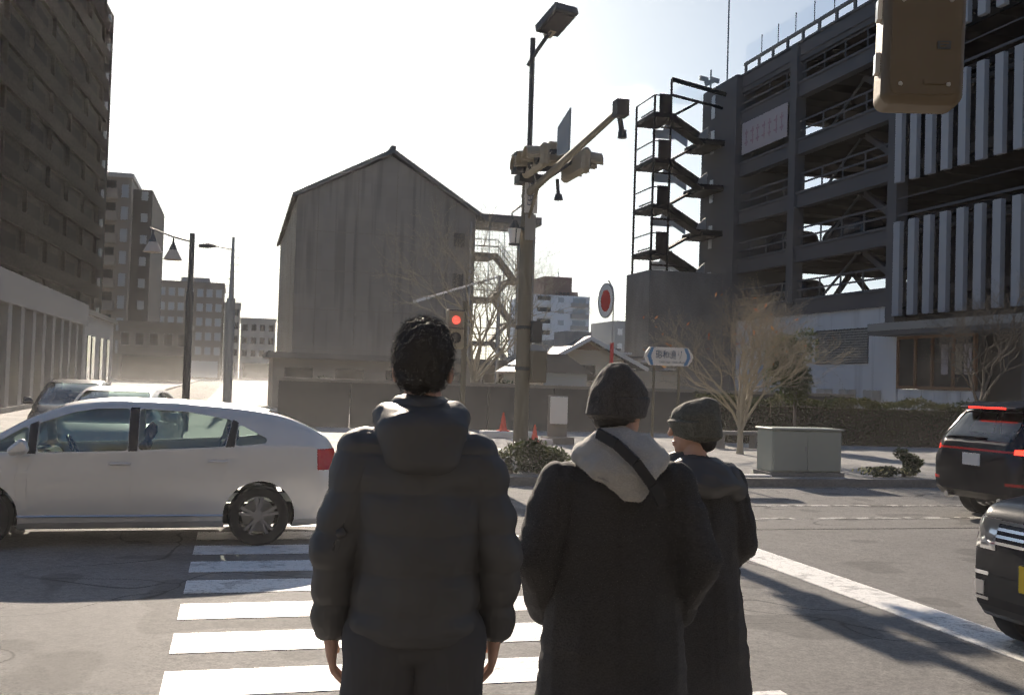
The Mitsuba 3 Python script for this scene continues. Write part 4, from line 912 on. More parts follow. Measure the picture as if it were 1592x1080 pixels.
    for sg in (-1, 1):
        mx = o['mirror']
        m = Manifold.batch_hull([Manifold.sphere(.05, 16).translate((mx[0]+a, sg*(mx[1]+b), mx[2]+h_)) for a, b, h_ in ((0, 0, 0), (-.05, .13, .02), (.05, .12, .0), (-.02, .05, .06), (-.03, .13, .07))])
        m += Manifold.batch_hull([Manifold.sphere(.02, 8).translate((mx[0], sg*(mx[1]+.02), mx[2])), Manifold.sphere(.02, 8).translate((mx[0]+.04, sg*(mx[1]-.12), mx[2]-.05))])
        part(t, 'mirror', W(m), paint, 40)
        for hx, hz_ in o['handles']:
            yy = float(c.c['w'](hx))+.004
            part(t, 'door_handle', W(Manifold.batch_hull([Manifold.sphere(.014, 12).translate((hx+a, sg*yy, hz_)) for a in (-.09, .09)])), o.get('handle_paint', paint), 40)
    zf = .42
    seats = MB()
    for sx_, sy_ in ((.25, .36), (.25, -.36), (-.62, .36), (-.62, -.36)):
        for part_ in ((sx_-.25, sx_+.25, sy_-.24, sy_+.24, zf, zf+.16), ):
            seats.mesh(rbox(*part_, .05))
        b_ = rbox(-.06, .06, sy_-.23, sy_+.23, 0, .58, .05); b_.apply_transform(trimesh.transformations.rotation_matrix(-.32, [0, 1, 0])); b_.apply_translation([sx_-.24, 0, zf+.08]); seats.mesh(b_)
        h_ = rbox(-.05, .05, sy_-.13, sy_+.13, 0, .17, .04); h_.apply_translation([sx_-.46, 0, zf+.64]); seats.mesh(h_)
    part(t, 'seats', W(seats), 'interior_grey', 30, kind='stuff')
    dx = o['dash']
    part(t, 'dashboard', W(rbox(dx-.35, dx+.1, -o['half_w']+.12, o['half_w']-.12, .55, o['dash_z'], .06)), 'interior_grey', 30)
    a = np.linspace(0, 2*math.pi, 25)
    part(t, 'steering_wheel', W(MB().tube([(dx-.5+.08*math.sin(q_), -.36+.18*math.cos(q_), o['dash_z']-.03+.16*math.sin(q_)) for q_ in a], .016, 8)), 'plastic_black', 40)
    part(t, 'plate', W(slab(*o['plate'])), o['plate_mat'])
    for k, (m, b_, nm) in enumerate(o.get('extra', [])): part(t, nm, W(m), b_, 30)
    return t
hatch = dict(car=Car(1, zl=[(-2.23, .34), (-2.1, .22), (-1.6, .19), (1.7, .19), (2.1, .20), (2.23, .34)],
    w=[(-2.23, .52), (-2.15, .70), (-1.9, .82), (-1.3, .868), (0, .872), (1.3, .862), (1.8, .80), (2.08, .66), (2.23, .44)],
    zb=[(-2.23, .66), (-2.12, .92), (-1.9, 1.02), (-1.3, 1.0), (-.4, .965), (.5, .935), (1.2, .90), (1.5, .86), (1.9, .74), (2.12, .60), (2.23, .48)],
    wb=[(-2.23, .48), (-2.12, .64), (-1.9, .76), (-1.3, .825), (0, .835), (1.2, .81), (1.7, .72), (2.08, .58), (2.23, .38)],
    zt=[(-2.23, .72), (-2.17, .98), (-2.08, 1.12), (-1.95, 1.215), (-1.5, 1.385), (-1.0, 1.452), (-.4, 1.484), (.1, 1.49), (.5, 1.452), (.9, 1.32), (1.2, 1.15), (1.48, .985), (1.75, .895), (2.0, .78), (2.15, .65), (2.23, .53)],
    wt=[(-2.23, .42), (-2.06, .58), (-1.5, .60), (-.5, .60), (.4, .59), (.9, .60), (1.4, .66), (1.7, .64), (2.08, .48), (2.23, .32)], L=4.46),
    cabin=(-1.85, 1.42), side_windows=[[(1.36, .965), (.93, .955), (.93, 1.235)], [(.84, .96), (-.02, .99), (-.02, 1.415), (.30, 1.405), (.52, 1.365), (.84, 1.25)], [(-.12, .995), (-.98, 1.04), (-1.05, 1.315), (-.6, 1.39), (-.12, 1.415)], [(-1.08, 1.045), (-1.50, 1.085), (-1.12, 1.275)]],
    pillars=[[(.925, .95), (.845, .95), (.845, 1.27), (.925, 1.235)], [(-.025, .985), (-.115, .985), (-.115, 1.425), (-.025, 1.425)], [(-.985, 1.035), (-1.075, 1.04), (-1.115, 1.29), (-1.055, 1.32)]],
    front_glass=dict(x=.4, yb=.62, zb=.99, yt=.48, zt=1.38), rear_glass=dict(x=-1.0, yb=.52, zb=1.21, yt=.46, zt=1.36), wheel_r=.315, axles=(-1.35, 1.35), half_w=.872,
    seams=((.90, 0), (-.07, 0), (-1.0, -.0), (1.0, 0)), seam_top=.93, sill_z=.275, glass='car_glass', trim='silver_paint',
    lamps={'headlight': [(1.72, 2.2, .42, .85, .62, .78, 'lens_clear')], 'tail_light': [(-2.3, -1.95, .48, .85, .80, 1.02, 'lens_red')], 'grille': [(2.0, 2.3, -.4, .4, .36, .50, 'plastic_black')]},
    mirror=(.98, .86, .99), handles=((.05, .86), (-.92, .89)), dash=1.1, dash_z=.93, plate=(2.19, 2.235, -.165, .165, .42, .585), plate_mat='plate_white',
    extra=[(Manifold.batch_hull([Manifold.sphere(.012, 8).translate((x, sg*.866, .33)) for x in (-.98, .98)]), 'chrome', 'sill_strip') for sg in (-1, 1)]+
          [(Manifold.cube((.07, .012, .05), True).translate((2.12-.75, sg*.868, .66)), 'lens_clear', 'side_marker') for sg in (-1, 1)])
sc_ = .93
build_car('silver_hatchback', 'silver hatchback crossing from right to left behind the tall man', hatch, 'silver_paint', (-1.02, 11.28, 0), math.pi+.035, sc_, cat='car')
build_car('silver_car', 'smaller silver car waiting in the left street behind the silver hatchback', hatch, 'silver_paint', (-1.75, 17.9, 0), math.radians(-93), sc_, cat='car')
build_car('black_car', 'dark car in the left street half hidden behind the silver hatchback', hatch, 'navy_paint', (-3.35, 24.5, 0), math.radians(-88), sc_, cat='car')
suv = dict(car=Car(1, zl=[(-2.25, .42), (-2.1, .32), (-1.6, .26), (1.7, .26), (2.1, .30), (2.25, .42)],
    w=[(-2.25, .66), (-2.18, .80), (-1.9, .90), (-1.3, .925), (0, .925), (1.3, .92), (1.9, .86), (2.12, .74), (2.25, .55)],
    zb=[(-2.25, .86), (-2.12, 1.06), (-1.8, 1.10), (-.4, 1.06), (.8, 1.03), (1.2, 1.0), (1.9, .92), (2.15, .78), (2.25, .62)],
    wb=[(-2.25, .60), (-2.12, .76), (-1.8, .85), (0, .87), (1.2, .85), (1.8, .78), (2.12, .66), (2.25, .48)],
    zt=[(-2.25, .92), (-2.19, 1.12), (-2.02, 1.32), (-1.78, 1.56), (-1.5, 1.64), (-.6, 1.68), (.2, 1.66), (.5, 1.58), (.9, 1.34), (1.25, 1.10), (1.6, 1.04), (2.0, .96), (2.16, .84), (2.25, .68)],
    wt=[(-2.25, .55), (-2.02, .66), (-1.6, .64), (.3, .62), (.9, .66), (1.3, .74), (1.8, .68), (2.12, .56), (2.25, .42)], L=4.5),
    cabin=(-2.0, 1.18), side_windows=[[(.98, 1.10), (.06, 1.12), (.06, 1.53), (.42, 1.50)], [(-.04, 1.12), (-1.02, 1.16), (-1.08, 1.53), (-.04, 1.56)], [(-1.12, 1.17), (-1.62, 1.22), (-1.5, 1.50), (-1.16, 1.53)]],
    front_glass=dict(x=.3, yb=.66, zb=1.14, yt=.52, zt=1.52), rear_glass=dict(x=-1.2, yb=.60, zb=1.18, yt=.52, zt=1.46), wheel_r=.36, axles=(-1.34, 1.36), half_w=.925,
    seams=((.95, 0), (0, 0), (-1.05, 0)), seam_top=1.02, sill_z=.42, glass='tint_glass',
    lamps={'headlight': [(1.8, 2.25, .45, .9, .72, .86, 'lens_clear')], 'tail_light': [(-2.3, -1.9, .70, .93, .97, 1.04, 'lens_red')], 'light_bar': [(-2.3, -2.0, -.70, .70, .985, 1.015, 'lens_red')], 'reflector': [(-2.3, -2.0, .62, .84, .55, .59, 'lens_red')],
           'grille': [(2.05, 2.3, -.5, .5, .6, .8, 'plastic_black')]}, emit={'tail_light': GLOW_RED},
    mirror=(.98, .92, 1.10), handles=((.1, .98), (-.9, 1.0)), dash=.95, dash_z=1.05, plate=(-2.262, -2.20, -.165, .165, .78, .945), plate_mat='plate_white',
    extra=[(Manifold.batch_hull([Manifold.sphere(.02, 10).translate((-1.98, y, 1.575)) for y in (-.5, .5)]+[Manifold.sphere(.02, 10).translate((-1.66, y, 1.64)) for y in (-.55, .55)]), 'black_paint', 'spoiler'),
           (Manifold.cube((.02, .7, .03), True).translate((-2.0, 0, 1.575)), 'lens_red', 'high_brake_light'),
           (Manifold.batch_hull([Manifold.sphere(.014, 8).translate((-2.215, y, .61)) for y in (-.7, .7)]), 'chrome', 'bumper_strip')]+
          [(Manifold.cylinder(.12, .045, .045, 16).rotate((0, 90, 0)).translate((-2.24, sg*.5, .33)), 'chrome', 'exhaust_pipe') for sg in (-1, 1)])
tk = build_car('dark_suv', 'black sport utility car driving off to the right with red tail lights lit', suv, 'black_paint', (11.75, 12.05, 0), math.radians(3), 0.97)
scene[tk+'__high_brake_light']['emitter'] = {'type': 'area', 'radiance': {'type': 'rgb', 'value': [0.35, 0.012, 0.008]}}
kei = dict(car=Car(1, zl=[(-1.7, .36), (-1.55, .24), (1.3, .20), (1.55, .20), (1.7, .26)],
    w=[(-1.7, .60), (-1.6, .70), (-1.2, .735), (0, .738), (1.2, .735), (1.5, .72), (1.64, .66), (1.7, .58)],
    zb=[(-1.7, .80), (-1.5, .98), (0, .97), (.9, .96), (1.1, .95), (1.5, .90), (1.66, .80), (1.7, .70)],
    wb=[(-1.7, .56), (-1.55, .66), (0, .70), (1.1, .69), (1.5, .67), (1.64, .62), (1.7, .54)],
    zt=[(-1.7, .9), (-1.66, 1.2), (-1.58, 1.55), (-1.4, 1.72), (-.4, 1.78), (.2, 1.76), (.45, 1.66), (.75, 1.38), (1.02, 1.06), (1.3, 1.0), (1.58, .94), (1.66, .86), (1.7, .75)],
    wt=[(-1.7, .52), (-1.5, .56), (.2, .55), (.8, .58), (1.1, .62), (1.5, .60), (1.66, .55), (1.7, .48)], L=3.4),
    cabin=(-1.5, .98), side_windows=[[(.72, 1.04), (-.05, 1.04), (-.05, 1.62), (.3, 1.60)], [(-.13, 1.04), (-.95, 1.06), (-.95, 1.62), (-.13, 1.64)]],
    front_glass=dict(x=.2, yb=.52, zb=1.12, yt=.46, zt=1.60), rear_glass=dict(x=-.9, yb=.46, zb=1.12, yt=.44, zt=1.55), wheel_r=.275, axles=(-1.24, 1.22), half_w=.738,
    seams=((.78, 0), (-.09, 0), (-1.0, 0)), seam_top=.95, sill_z=.30, glass='tint_glass',
    lamps={'headlight': [(1.30, 1.75, .40, .75, .66, .86, 'lens_clear')], 'tail_light': [(-1.72, -1.5, .5, .75, .7, 1.2, 'lens_red')], 'fog_light': [(1.5, 1.75, .50, .62, .36, .45, 'lens_clear')],
           'grille': [(1.45, 1.75, -.40, .40, .70+.045*k, .72+.045*k, 'chrome') for k in range(4)], 'lower_intake': [(1.55, 1.75, 0, .46, .36, .50, 'plastic_black')], 'bumper_trim': [(1.5, 1.75, .46, .70, .49, .515, 'chrome'), (1.5, 1.75, .46, .70, .33, .35, 'chrome')]},
    mirror=(.74, .73, 1.05), handles=((-.02, .90), (-.92, .92)), dash=.7, dash_z=1.02, plate=(1.69, 1.725, -.165, .165, .44, .605), plate_mat='plate_yellow',
    extra=[(slab(1.70, 1.722, -.172, .172, .433, .438)+slab(1.70, 1.722, -.172, .172, .607, .612), 'plastic_black', 'plate_frame')])
build_car('black_minicar', 'black minicar with yellow plate waiting behind the white stop line', kei, 'black_paint', (4.92+1.75, 5.47, 0), math.pi, 1.03)
# parked cars up in the garage
simple = trimesh.Trimesh(*[np.array(a) for a in (as_tri(hatch['car'].loft(n=26)).vertices, as_tri(hatch['car'].loft(n=26)).faces)], process=False)
for k, (x, y, z, lab) in enumerate(((31.9, 56.0, 9.6, 'parked car on the second open deck of the garage beside the pier'), (31.9, 55.2, 6.65, 'parked car on the lowest open deck of the garage beside the pier'), (32.2, 50.0, 9.6, 'parked car on the second open deck of the garage right of the column'))):
    t = thing('parked_car', lab, 'car', 'cars parked in the garage')
    v = simple.vertices*.95; v = v[:, [1, 0, 2]]*np.array([-1, 1, 1])
    part(t, 'body', trimesh.Trimesh(v+np.array([x, y, z]), simple.faces, process=False), 'navy_paint', 30)
    for ax_ in (-1.28, 1.28):
        for sg in (-1, 1): part(t, 'wheel', MB().lathe([(0, -.1), (.3, -.1), (.3, .1), (0, .1)], (x+sg*.74, y+ax_, z+.28), 18, AXX), 'rubber', 30)
#MARK_PEOPLE
# ------------------------------------------------------------------ three people waiting at the crossing, seen from behind
ICO = np.array(trimesh.creation.icosphere(subdivisions=2).vertices)
ICO1 = np.array(trimesh.creation.icosphere(subdivisions=1).vertices)
def el(c, r): return ICO*np.broadcast_to(np.asarray(r, float), (3,))+np.asarray(c, float)
def hull(*es): return Manifold.hull_points(np.vstack([el(*e) for e in es]))
def chain(pts, rs): return [hull((a, ra), (b, rb)) for a, b, ra, rb in zip(pts[:-1], pts[1:], rs[:-1], rs[1:])]
def union(ms): return Manifold.batch_boolean(ms, m3.OpType.Add)
def smooth(man, edge, it=12, lam=.5):
    m = as_tri(man.simplify(.0012).refine_to_length(edge)); m.merge_vertices(digits_vertex=5)
    v0 = np.array(m.vertices)
    trimesh.smoothing.filter_taubin(m, lamb=lam, nu=lam+.03, iterations=it)
    v1 = np.array(m.vertices); far = ~(np.linalg.norm(v1-v0, axis=1) < .03); v1[far] = v0[far]
    mean = m.vertex_neighbors; out = [k for k in range(len(v1)) if len(mean[k]) and np.linalg.norm(v1[k]-v1[mean[k]].mean(0)) > .012]
    for k in out: v1[k] = v1[mean[k]].mean(0)
    m.vertices = v1
    return m
def folds(m, amp, fx, fz, seed, horiz=0.0):
    n = np.array(m.vertex_normals); v = np.array(m.vertices)
    a = meshkit.fbm(v*np.array([fx, fx, fz]), 3, seed)-.5
    d = amp*2*a
    if horiz: d = d+horiz*(np.abs(2*meshkit.fbm(v*np.array([3.5, 3.5, 13]), 3, seed+5)-1)-.25)
    return trimesh.Trimesh(v+n*d[:, None], m.faces, process=False)
def seams(m, xs=.195):
    """sewn-in grooves: the centre back seam and the sleeve seams"""
    v = np.array(m.vertices); n = np.array(m.vertex_normals)
    back = (v[:, 1] < 0)*np.exp(-(v[:, 0]/.009)**2)
    arm = (v[:, 2] > 1.12)*np.exp(-((np.abs(v[:, 0])-xs-.03*(1.4-v[:, 2]))/.010)**2)
    return trimesh.Trimesh(v-n*(.006*np.maximum(back, arm))[:, None], m.faces, process=False)
def rz(a): c, s = math.cos(a), math.sin(a); return np.array([[c, -s, 0], [s, c, 0], [0, 0, 1.0]])
def hand(wrist, down, palm_n, thumb_d, sc=1.0):
    """palm, four bent fingers of unequal length and a thumb from the side of the palm"""
    dn = np.asarray(down, float)/np.linalg.norm(down); pn = np.asarray(palm_n, float); pn = pn-dn*(pn@dn); pn /= np.linalg.norm(pn)
    th = np.asarray(thumb_d, float); th = th-dn*(th@dn)-pn*(th@pn); th /= np.linalg.norm(th)
    P = lambda a, b, c: np.asarray(wrist)+sc*(dn*a+th*b+pn*c)
    ms = [hull((P(0, 0, 0), .026*sc), (P(.045, .024, 0), .016*sc), (P(.045, -.024, 0), .016*sc), (P(.092, .030, .004), .012*sc), (P(.090, -.032, .004), .011*sc))]
    for k, (b, L) in enumerate(((.029, .072), (.010, .082), (-.010, .076), (-.029, .060))):
        p0 = P(.088, b, .003); p1 = P(.088+L*.45, b*1.1, .012); p2 = P(.088+L*.75, b*1.12, .030); p3 = P(.088+L*.92, b*1.1, .046)
        ms += chain([p0, p1, p2, p3], [.0100*sc, .0092*sc, .0084*sc, .0075*sc])
    ms += chain([P(.022, .026, .004), P(.055, .048, .014), P(.085, .054, .026)], [.014*sc, .0115*sc, .0092*sc])
    return ms
def make_person(label, loc, face, H, head_turn, arms, build=1.0):
    """arms: for each side (elbow, wrist, hand direction, palm normal, thumb) in metres for a 1.75 m figure facing +y"""
    k = H/1.75; t = thing('person', label, 'person')
    S = lambda p: np.asarray(p, float)*k
    def W(m):
        m = as_tri(m) if isinstance(m, Manifold) else (m.tri() if isinstance(m, MB) else m)
        return trimesh.Trimesh(np.array(m.vertices) @ rz(face).T+np.asarray(loc, float), m.faces, process=False)
    hc = S((0, .015, 1.635)); R = rz(head_turn)
    HP = lambda p: hc+R @ S(p)
    b = [hull((S((0, 0, 1.36)), (.15*k, .085*k, .10*k)), (S((0, 0, 1.05)), (.125*k, .08*k, .10*k)), (S((.12, 0, 1.385)), .04*k), (S((-.12, 0, 1.385)), .04*k)),
         hull((S((0, 0, 1.05)), (.125*k, .08*k, .10*k)), (S((0, -.01, .92)), (.15*k, .095*k, .09*k))),
         *chain([S((0, -.005, 1.42)), S((0, .005, 1.55))], [.062*k, .055*k])]
    for sg in (-1, 1):
        b += chain([S((sg*.09, 0, .90)), S((sg*.10, .015, .49)), S((sg*.10, -.01, .10))], [.085*k, .056*k, .042*k])
        b += chain([S((sg*.10, -.02, .07)), S((sg*.11, .15, .045))], [.042*k, .035*k])
        e, w, dn, pn, th = arms[sg]
        b += chain([S((sg*.135, 0, 1.365)), S(np.array(e)*np.array([.96, 1, 1])), S(w)], [.045*k, .036*k, .026*k])
        b += hand(S(w)+.01*np.array(dn), dn, pn, th, k)
    ears = [Manifold.hull_points((ICO*np.array([.011, .021, .031])*k) @ R.T+HP((sg*.076, -.008, -.012))) for sg in (-1, 1)]
    def he(c, r): return (ICO*np.broadcast_to(np.asarray(r, float), (3,))*k) @ R.T+HP(c)
    hh = lambda *es: Manifold.hull_points(np.vstack([he(*e) for e in es]))
    b += [hh(((0, -.012, .03), (.074, .094, .098))), hh(((0, .02, .0), (.064, .068, .07)), ((0, .035, -.06), (.048, .050, .045)), ((0, .062, -.098), (.020, .018, .016))),
          hh(((0, .080, .022), (.010, .012, .012)), ((0, .104, -.022), (.013, .014, .012))), hh(((0, .082, .038), (.046, .012, .012))),
          hh(((0, .083, -.058), (.024, .012, .008))), hh(((0, .081, -.070), (.020, .012, .008))), *ears]
    part(t, 'body', W(smooth(union(b), .011, 5)), 'skin', True)
    for sg in (-1, 1): part(t, 'eye', W(trimesh.Trimesh(he((sg*.031, .076, .004), .0115), trimesh.creation.icosphere(subdivisions=2).faces, process=False)), 'eye_white', True)
    part(t, 'eyebrow', W(hh(((.018, .0925, .030), .004), ((.045, .082, .031), .004))), 'hair_dark', 40)
    part(t, 'eyebrow', W(hh(((-.018, .0925, .030), .004), ((-.045, .082, .031), .004))), 'hair_dark', 40)
    return t, S, W, hh, he, k
def beanie(t, W, hh, bs, slouch=(0, -.03, .115), seed=1, drop=0.0):
    top = union([hh(((0, -.012, .045), (.095, .113, .085)), (slouch, (.052, .060, .040)), ((0, -.03, -.005-drop), (.092, .100, .035)))])
    m = smooth(top, .010, 10); m = folds(m, .010, 22, 9, seed)
    v = np.array(m.vertices)
    key = part(t, 'beanie', W(m), bs, True); fuzz(key, 'wool_fibres', m, W, 9000, .007, 'fuzz', seed)
    cuff = hh(((0, -.004, .032), (.101, .120, .022)), ((0, -.022, -.008-drop), (.100, .112, .022)))
    put(numbered(key+'__turned_cuff'), W(folds(smooth(cuff, .010, 4), .006, 24, 10, seed+3)), bs, True)
    return key
def fuzz(parent, name, m, W, n, L, bs, seed, zmin=-9):
    """short stray fibres standing off a knitted or woollen surface"""
    rg = np.random.default_rng(seed)
    m2 = W(m); m2.merge_vertices(digits_vertex=5)
    p, fi = trimesh.sample.sample_surface(m2, n, seed=seed)
    nn = m2.face_normals[fi]; ok = p[:, 2] > zmin; p, nn = p[ok], nn[ok]; n = len(p)
    d = nn+rg.normal(size=(n, 3))*.55; d /= np.linalg.norm(d, axis=1, keepdims=True)
    sd = np.cross(d, rg.normal(size=(n, 3))); sd /= np.linalg.norm(sd, axis=1, keepdims=True)
    l = L*rg.uniform(.5, 1.3, (n, 1))
    v = np.stack([p-sd*.0005-nn*.002, p+sd*.0005-nn*.002, p+d*l], 1).reshape(-1, 3)
    put(numbered(f'{parent}__{name}'), trimesh.Trimesh(v, np.arange(3*n).reshape(-1, 3), process=False), bs, kind='stuff')
def shoes(t, W, S, k):
    for sg in (-1, 1):
        m = hull((S((sg*.10, -.05, .05)), (.046*k, .05*k, .05)), (S((sg*.115, .16, .04)), (.048*k, .06*k, .04)), (S((sg*.10, 0, .09)), (.045*k, .05*k, .04)))
        m = m.trim_by_plane((0, 0, 1), .005)
        key = part(t, 'shoe', W(smooth(m, .02, 4)), 'shoe_leather', True)
def trousers(t, W, S, k, seed, wide=1.0, hem=.07):
    ms = [hull((S((0, -.01, .98)), (.16*k, .105*k, .06)), (S((0, -.01, .88)), (.168*k, .115*k, .07)))]
    for sg in (-1, 1): ms += chain([S((sg*.085, -.005, .88)), S((sg*.10, .01, .50)), S((sg*.103, -.01, hem+.03))], [.105*k*wide, .082*k*wide, .072*k*wide])
    part(t, 'trousers', W(folds(smooth(union(ms), .022, 10), .010, 9, 9, seed, .008)), 'trouser_cloth', True)

# --- tall man at left in a puffy jacket (arms hanging)
arms = {sg: (np.array((sg*.230, -.03, 1.13)), np.array((sg*.232, .06, .905)), (sg*.02, .10, -1), (-sg, .15, 0), (-sg*.2, 1, 0)) for sg in (-1, 1)}
tL, S, W, hh, he, k = make_person('tall person at left seen from behind in a dark puffy jacket with arms hanging down', (.54, 3.08, 0), math.radians(-8), 1.865, math.radians(-6), arms)
shoes(tL, W, S, k); trousers(tL, W, S, k, 61, 1.12)
ms = [hull((S((0, .01, 1.36)), (.165, .15, .12)), (S((0, .0, 1.12)), (.19, .165, .12)), (S((.14, 0, 1.39)), (.085, .085, .075)), (S((-.14, 0, 1.39)), (.085, .085, .075))),
      hull((S((0, 0, 1.12)), (.19, .165, .12)), (S((0, 0, .925)), (.195, .16, .06))),
      hull((S((0, -.01, 1.44)), (.145, .13, .05)), (S((0, .0, 1.535)), (.088, .088, .03)))]
for sg in (-1, 1):
    e, w = arms[sg][0], arms[sg][1]
    ms += chain([S((sg*.155, 0, 1.375)), S(e*np.array([.98, 1, 1])), S(w)], [.088, .070, .056])
jk = smooth(union(ms), .011, 16)
v = np.array(jk.vertices); n = np.array(jk.vertex_normals)
quilt = .014*(np.abs(np.sin(v[:, 2]*math.pi/.115))**.5-.7)
jk = folds(trimesh.Trimesh(v+n*quilt[:, None], jk.faces, process=False), .015, 9, 8, 62, .009)
key = part(tL, 'jacket', W(jk), 'dark_nylon', True)
put(numbered(key+'__hood'), W(folds(smooth(hull((S((0, -.10, 1.47)), (.135, .07, .06)), (S((0, -.115, 1.39)), (.11, .06, .05)), (S((.09, -.02, 1.50)), (.05, .07, .045)), (S((-.09, -.02, 1.50)), (.05, .07, .045))), .014, 8), .014, 12, 9, 63)), 'dark_nylon', True)
put(numbered(key+'__hem_band'), W(smooth(hull((S((0, 0, .915)), (.194, .160, .030)), (S((0, 0, .895)), (.188, .154, .028))), .02, 6)), 'dark_nylon', True)
for sg in (-1, 1): put(numbered(key+'__cuff'), W(smooth(hull((S(arms[sg][1]), (.055, .055, .022)), (S(arms[sg][1]+np.array([0, .012, -.03])), (.049, .049, .018))), .014, 5)), 'dark_nylon', True)
hair = union([hh(((0, -.018, .040), (.082, .101, .098)), ((0, -.050, -.03), (.066, .058, .04))), hh(((0, .03, .10), (.066, .06, .04)))])
hair -= hh(((0, .10, -.03), (.06, .05, .085)))
hm_ = folds(smooth(hair, .008, 5), .014, 40, 30, 64)
key = part(tL, 'hair', W(hm_), 'hair_dark', True); fuzz(key, 'hair_strands', hm_, W, 16000, .016, 'hair_dark', 8)

# --- middle man: long dark coat, black beanie, grey hood over the collar with a dark strap
arms = {sg: (np.array((sg*.275, -.06, 1.135)), np.array((sg*.20, .10, .95)), (-sg*.25, .25, -1), (-sg, 0, 0), (0, 1, 0)) for sg in (-1, 1)}
tM, S, W, hh, he, k = make_person('middle person from behind in long dark coat, black beanie and pale grey hood', (1.262, 3.32, 0), math.radians(-14), 1.745, math.radians(-40), arms)
shoes(tM, W, S, k); trousers(tM, W, S, k, 71)
ms = [hull((S((0, .01, 1.33)), (.195, .145, .12)), (S((0, 0, 1.10)), (.215, .16, .12)), (S((.165, .01, 1.385)), (.085, .08, .07)), (S((-.165, .01, 1.385)), (.085, .08, .07))),
      hull((S((0, 0, 1.10)), (.215, .16, .12)), (S((0, 0, .90)), (.240, .175, .08))),
      hull((S((0, 0, .90)), (.240, .175, .08)), (S((0, 0, .46)), (.272, .20, .03))),
      hull((S((0, -.01, 1.42)), (.13, .11, .05)), (S((0, .0, 1.49)), (.085, .085, .03)))]
for sg in (-1, 1):
    e, w = arms[sg][0], arms[sg][1]
    ms += chain([S((sg*.185, 0, 1.37)), S(e), S(w+np.array([sg*.02, -.01, -.01]))], [.090, .082, .070])
ct = folds(smooth(union(ms), .011, 18), .024, 6, 1.9, 72, .014)
ct = seams(ct)
key = part(tM, 'coat', W(ct), 'dark_wool', True); fuzz(key, 'wool_fibres', ct, W, 14000, .005, 'fuzz', 6, 1.0)
bk = MB()
zz = np.linspace(.44, 1.32, 14)
hoodm = union([hull((S((0, -.055, 1.525)), (.115, .085, .045)), (S((-.105, -.03, 1.475)), (.06, .075, .045)), (S((.105, -.03, 1.475)), (.06, .075, .045)), (S((0, -.135, 1.43)), (.115, .055, .055))),
               hull((S((.01, -.145, 1.42)), (.10, .05, .05)), (S((.03, -.155, 1.365)), (.05, .035, .03))), hull((S((-.11, .02, 1.47)), (.045, .07, .045)), (S((-.05, .09, 1.46)), (.04, .04, .045))), hull((S((.11, .02, 1.47)), (.045, .07, .045)), (S((.05, .09, 1.46)), (.04, .04, .045)))])
hm = folds(smooth(hoodm, .010, 8), .015, 15, 11, 73, .012)
key = part(tM, 'hood', W(hm), 'grey_fleece', True, label='soft light grey fleece hood lying over the coat collar'); fuzz(key, 'fleece_fibres', hm, W, 7000, .006, 'pale_fuzz', 5)
sp = np.array([S(p) for p in ((-.085, -.118, 1.555), (-.03, -.178, 1.525), (.03, -.215, 1.47), (.085, -.215, 1.40), (.12, -.20, 1.34))])
st = MB()
for a, b_ in zip(sp[:-1], sp[1:]): st.bar(a, b_, .014, .034)
part(tM, 'strap', W(st), 'strap_dark', label='dark strap crossing the grey hood')
beanie(tM, W, hh, 'black_knit', (.006, -.032, .118), 74, .012)
part(tM, 'hair', W(folds(smooth(hh(((0, -.055, -.035), (.066, .055, .045)), ((0, -.05, .02), (.075, .075, .05))), .012, 4), .008, 40, 30, 75)), 'hair_dark', True)

# --- woman at right: olive beanie, thick collar, long dark coat, face turned left
arms = {sg: (np.array((sg*.25, -.05, 1.135)), np.array((sg*.17, .12, .98)), (-sg*.3, .3, -1), (-sg, 0, 0), (0, 1, 0)) for sg in (-1, 1)}
tW, S, W, hh, he, k = make_person('shorter person at right in a long dark coat and olive beanie with face turned left', (1.855, 4.0, 0), math.radians(8), 1.64, math.radians(72), arms)
shoes(tW, W, S, k); trousers(tW, W, S, k, 81)
ms = [hull((S((0, .01, 1.34)), (.19, .14, .12)), (S((0, 0, 1.10)), (.215, .16, .12)), (S((.17, .01, 1.39)), (.085, .08, .075)), (S((-.17, .01, 1.39)), (.085, .08, .075))),
      hull((S((0, 0, 1.10)), (.215, .16, .12)), (S((0, 0, .90)), (.235, .17, .08))),
      hull((S((0, 0, .90)), (.24, .17, .08)), (S((0, 0, .36)), (.285, .20, .03)))]
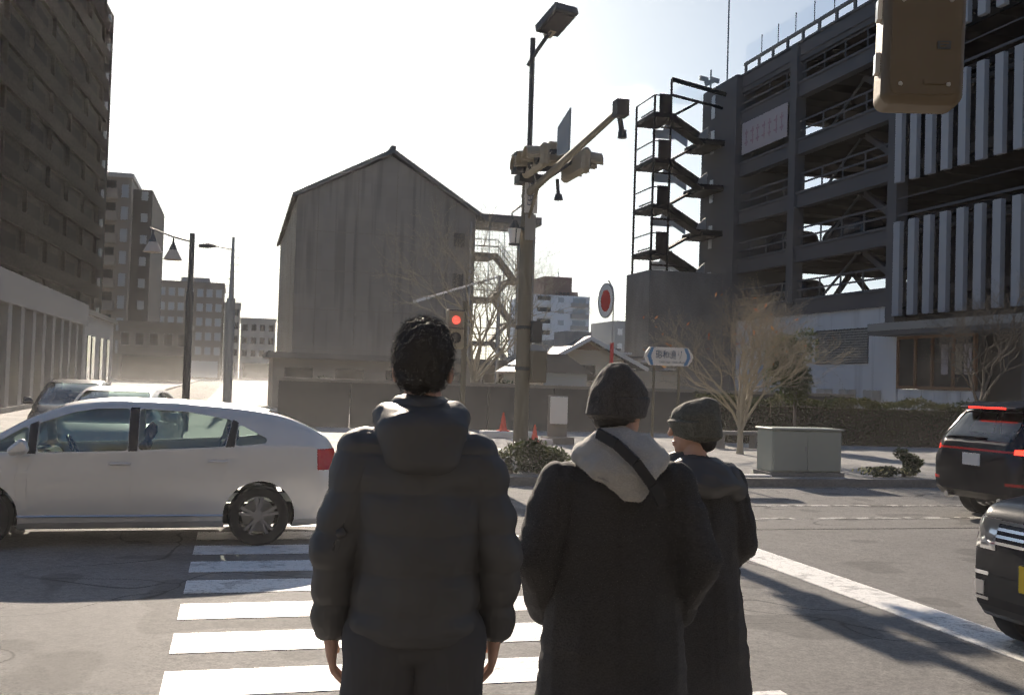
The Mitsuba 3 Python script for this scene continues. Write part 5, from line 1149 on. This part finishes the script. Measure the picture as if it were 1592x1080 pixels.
for sg in (-1, 1):
    e, w = arms[sg][0], arms[sg][1]
    ms += chain([S((sg*.185, 0, 1.38)), S(e*np.array([.93, 1, 1])), S(w+np.array([sg*.015, -.01, 0]))], [.088, .076, .065])
part(tW, 'coat', W(seams(folds(smooth(union(ms), .011, 18), .022, 6, 1.9, 82, .013))), 'dark_wool', True)
col = union([hull((S((0, -.03, 1.47)), (.125, .11, .055)), (S((0, -.06, 1.40)), (.17, .13, .06))), hull((S((0, .05, 1.50)), (.10, .07, .05)), (S((0, .05, 1.43)), (.13, .10, .06))), hull((S((.13, -.05, 1.43)), (.07, .08, .06)), (S((.17, -.03, 1.37)), (.075, .09, .06)))])
part(tW, 'padded_hood', W(folds(smooth(col, .012, 8), .022, 11, 9, 83, .012)), 'dark_nylon', True)
beanie(tW, W, hh, 'olive_knit', (0, -.055, .105), 84, .02)
part(tW, 'hair', W(folds(smooth(hh(((0, -.05, -.045), (.068, .055, .06)), ((.0, -.03, .0), (.077, .07, .05))), .012, 4), .01, 40, 20, 85)), 'hair_dark', True)
# ------------------------------------------------------------------ winter haze round the whole place: it lies on the ground and thins with height
hz0, hz1, hzn = -1.5, 43.5, 150
zc_ = hz0+(np.arange(hzn)+.5)/hzn*(hz1-hz0)
dens = (0.000004+0.0046*np.exp(-np.maximum(zc_, 0)/1.2)).astype(np.float32)
scene['air'] = {'type': 'heterogeneous', 'albedo': {'type': 'rgb', 'value': [0.96, 0.955, 0.95]}, 'phase': {'type': 'hg', 'g': 0.84},
                'sigma_t': {'type': 'gridvolume', 'grid': mi.VolumeGrid(np.ascontiguousarray(np.tile(dens[:, None, None, None], (1, 2, 2, 1)))), 'filter_type': 'trilinear', 'to_world': T().translate([-230, -70, hz0]).scale([460, 520, hz1-hz0])}}
scene['haze_boundary'] = {'type': 'null'}
scene['haze'] = {'type': 'cube', 'to_world': T().translate([0, 190, (hz0+hz1)/2]).scale([230, 260, (hz1-hz0)/2]), 'bsdf': {'type': 'ref', 'id': 'haze_boundary'}, 'interior': {'type': 'ref', 'id': 'air'}}
labels['haze'] = {'label': 'thin bright winter haze filling the street towards the sun', 'category': 'haze', 'kind': 'stuff'}
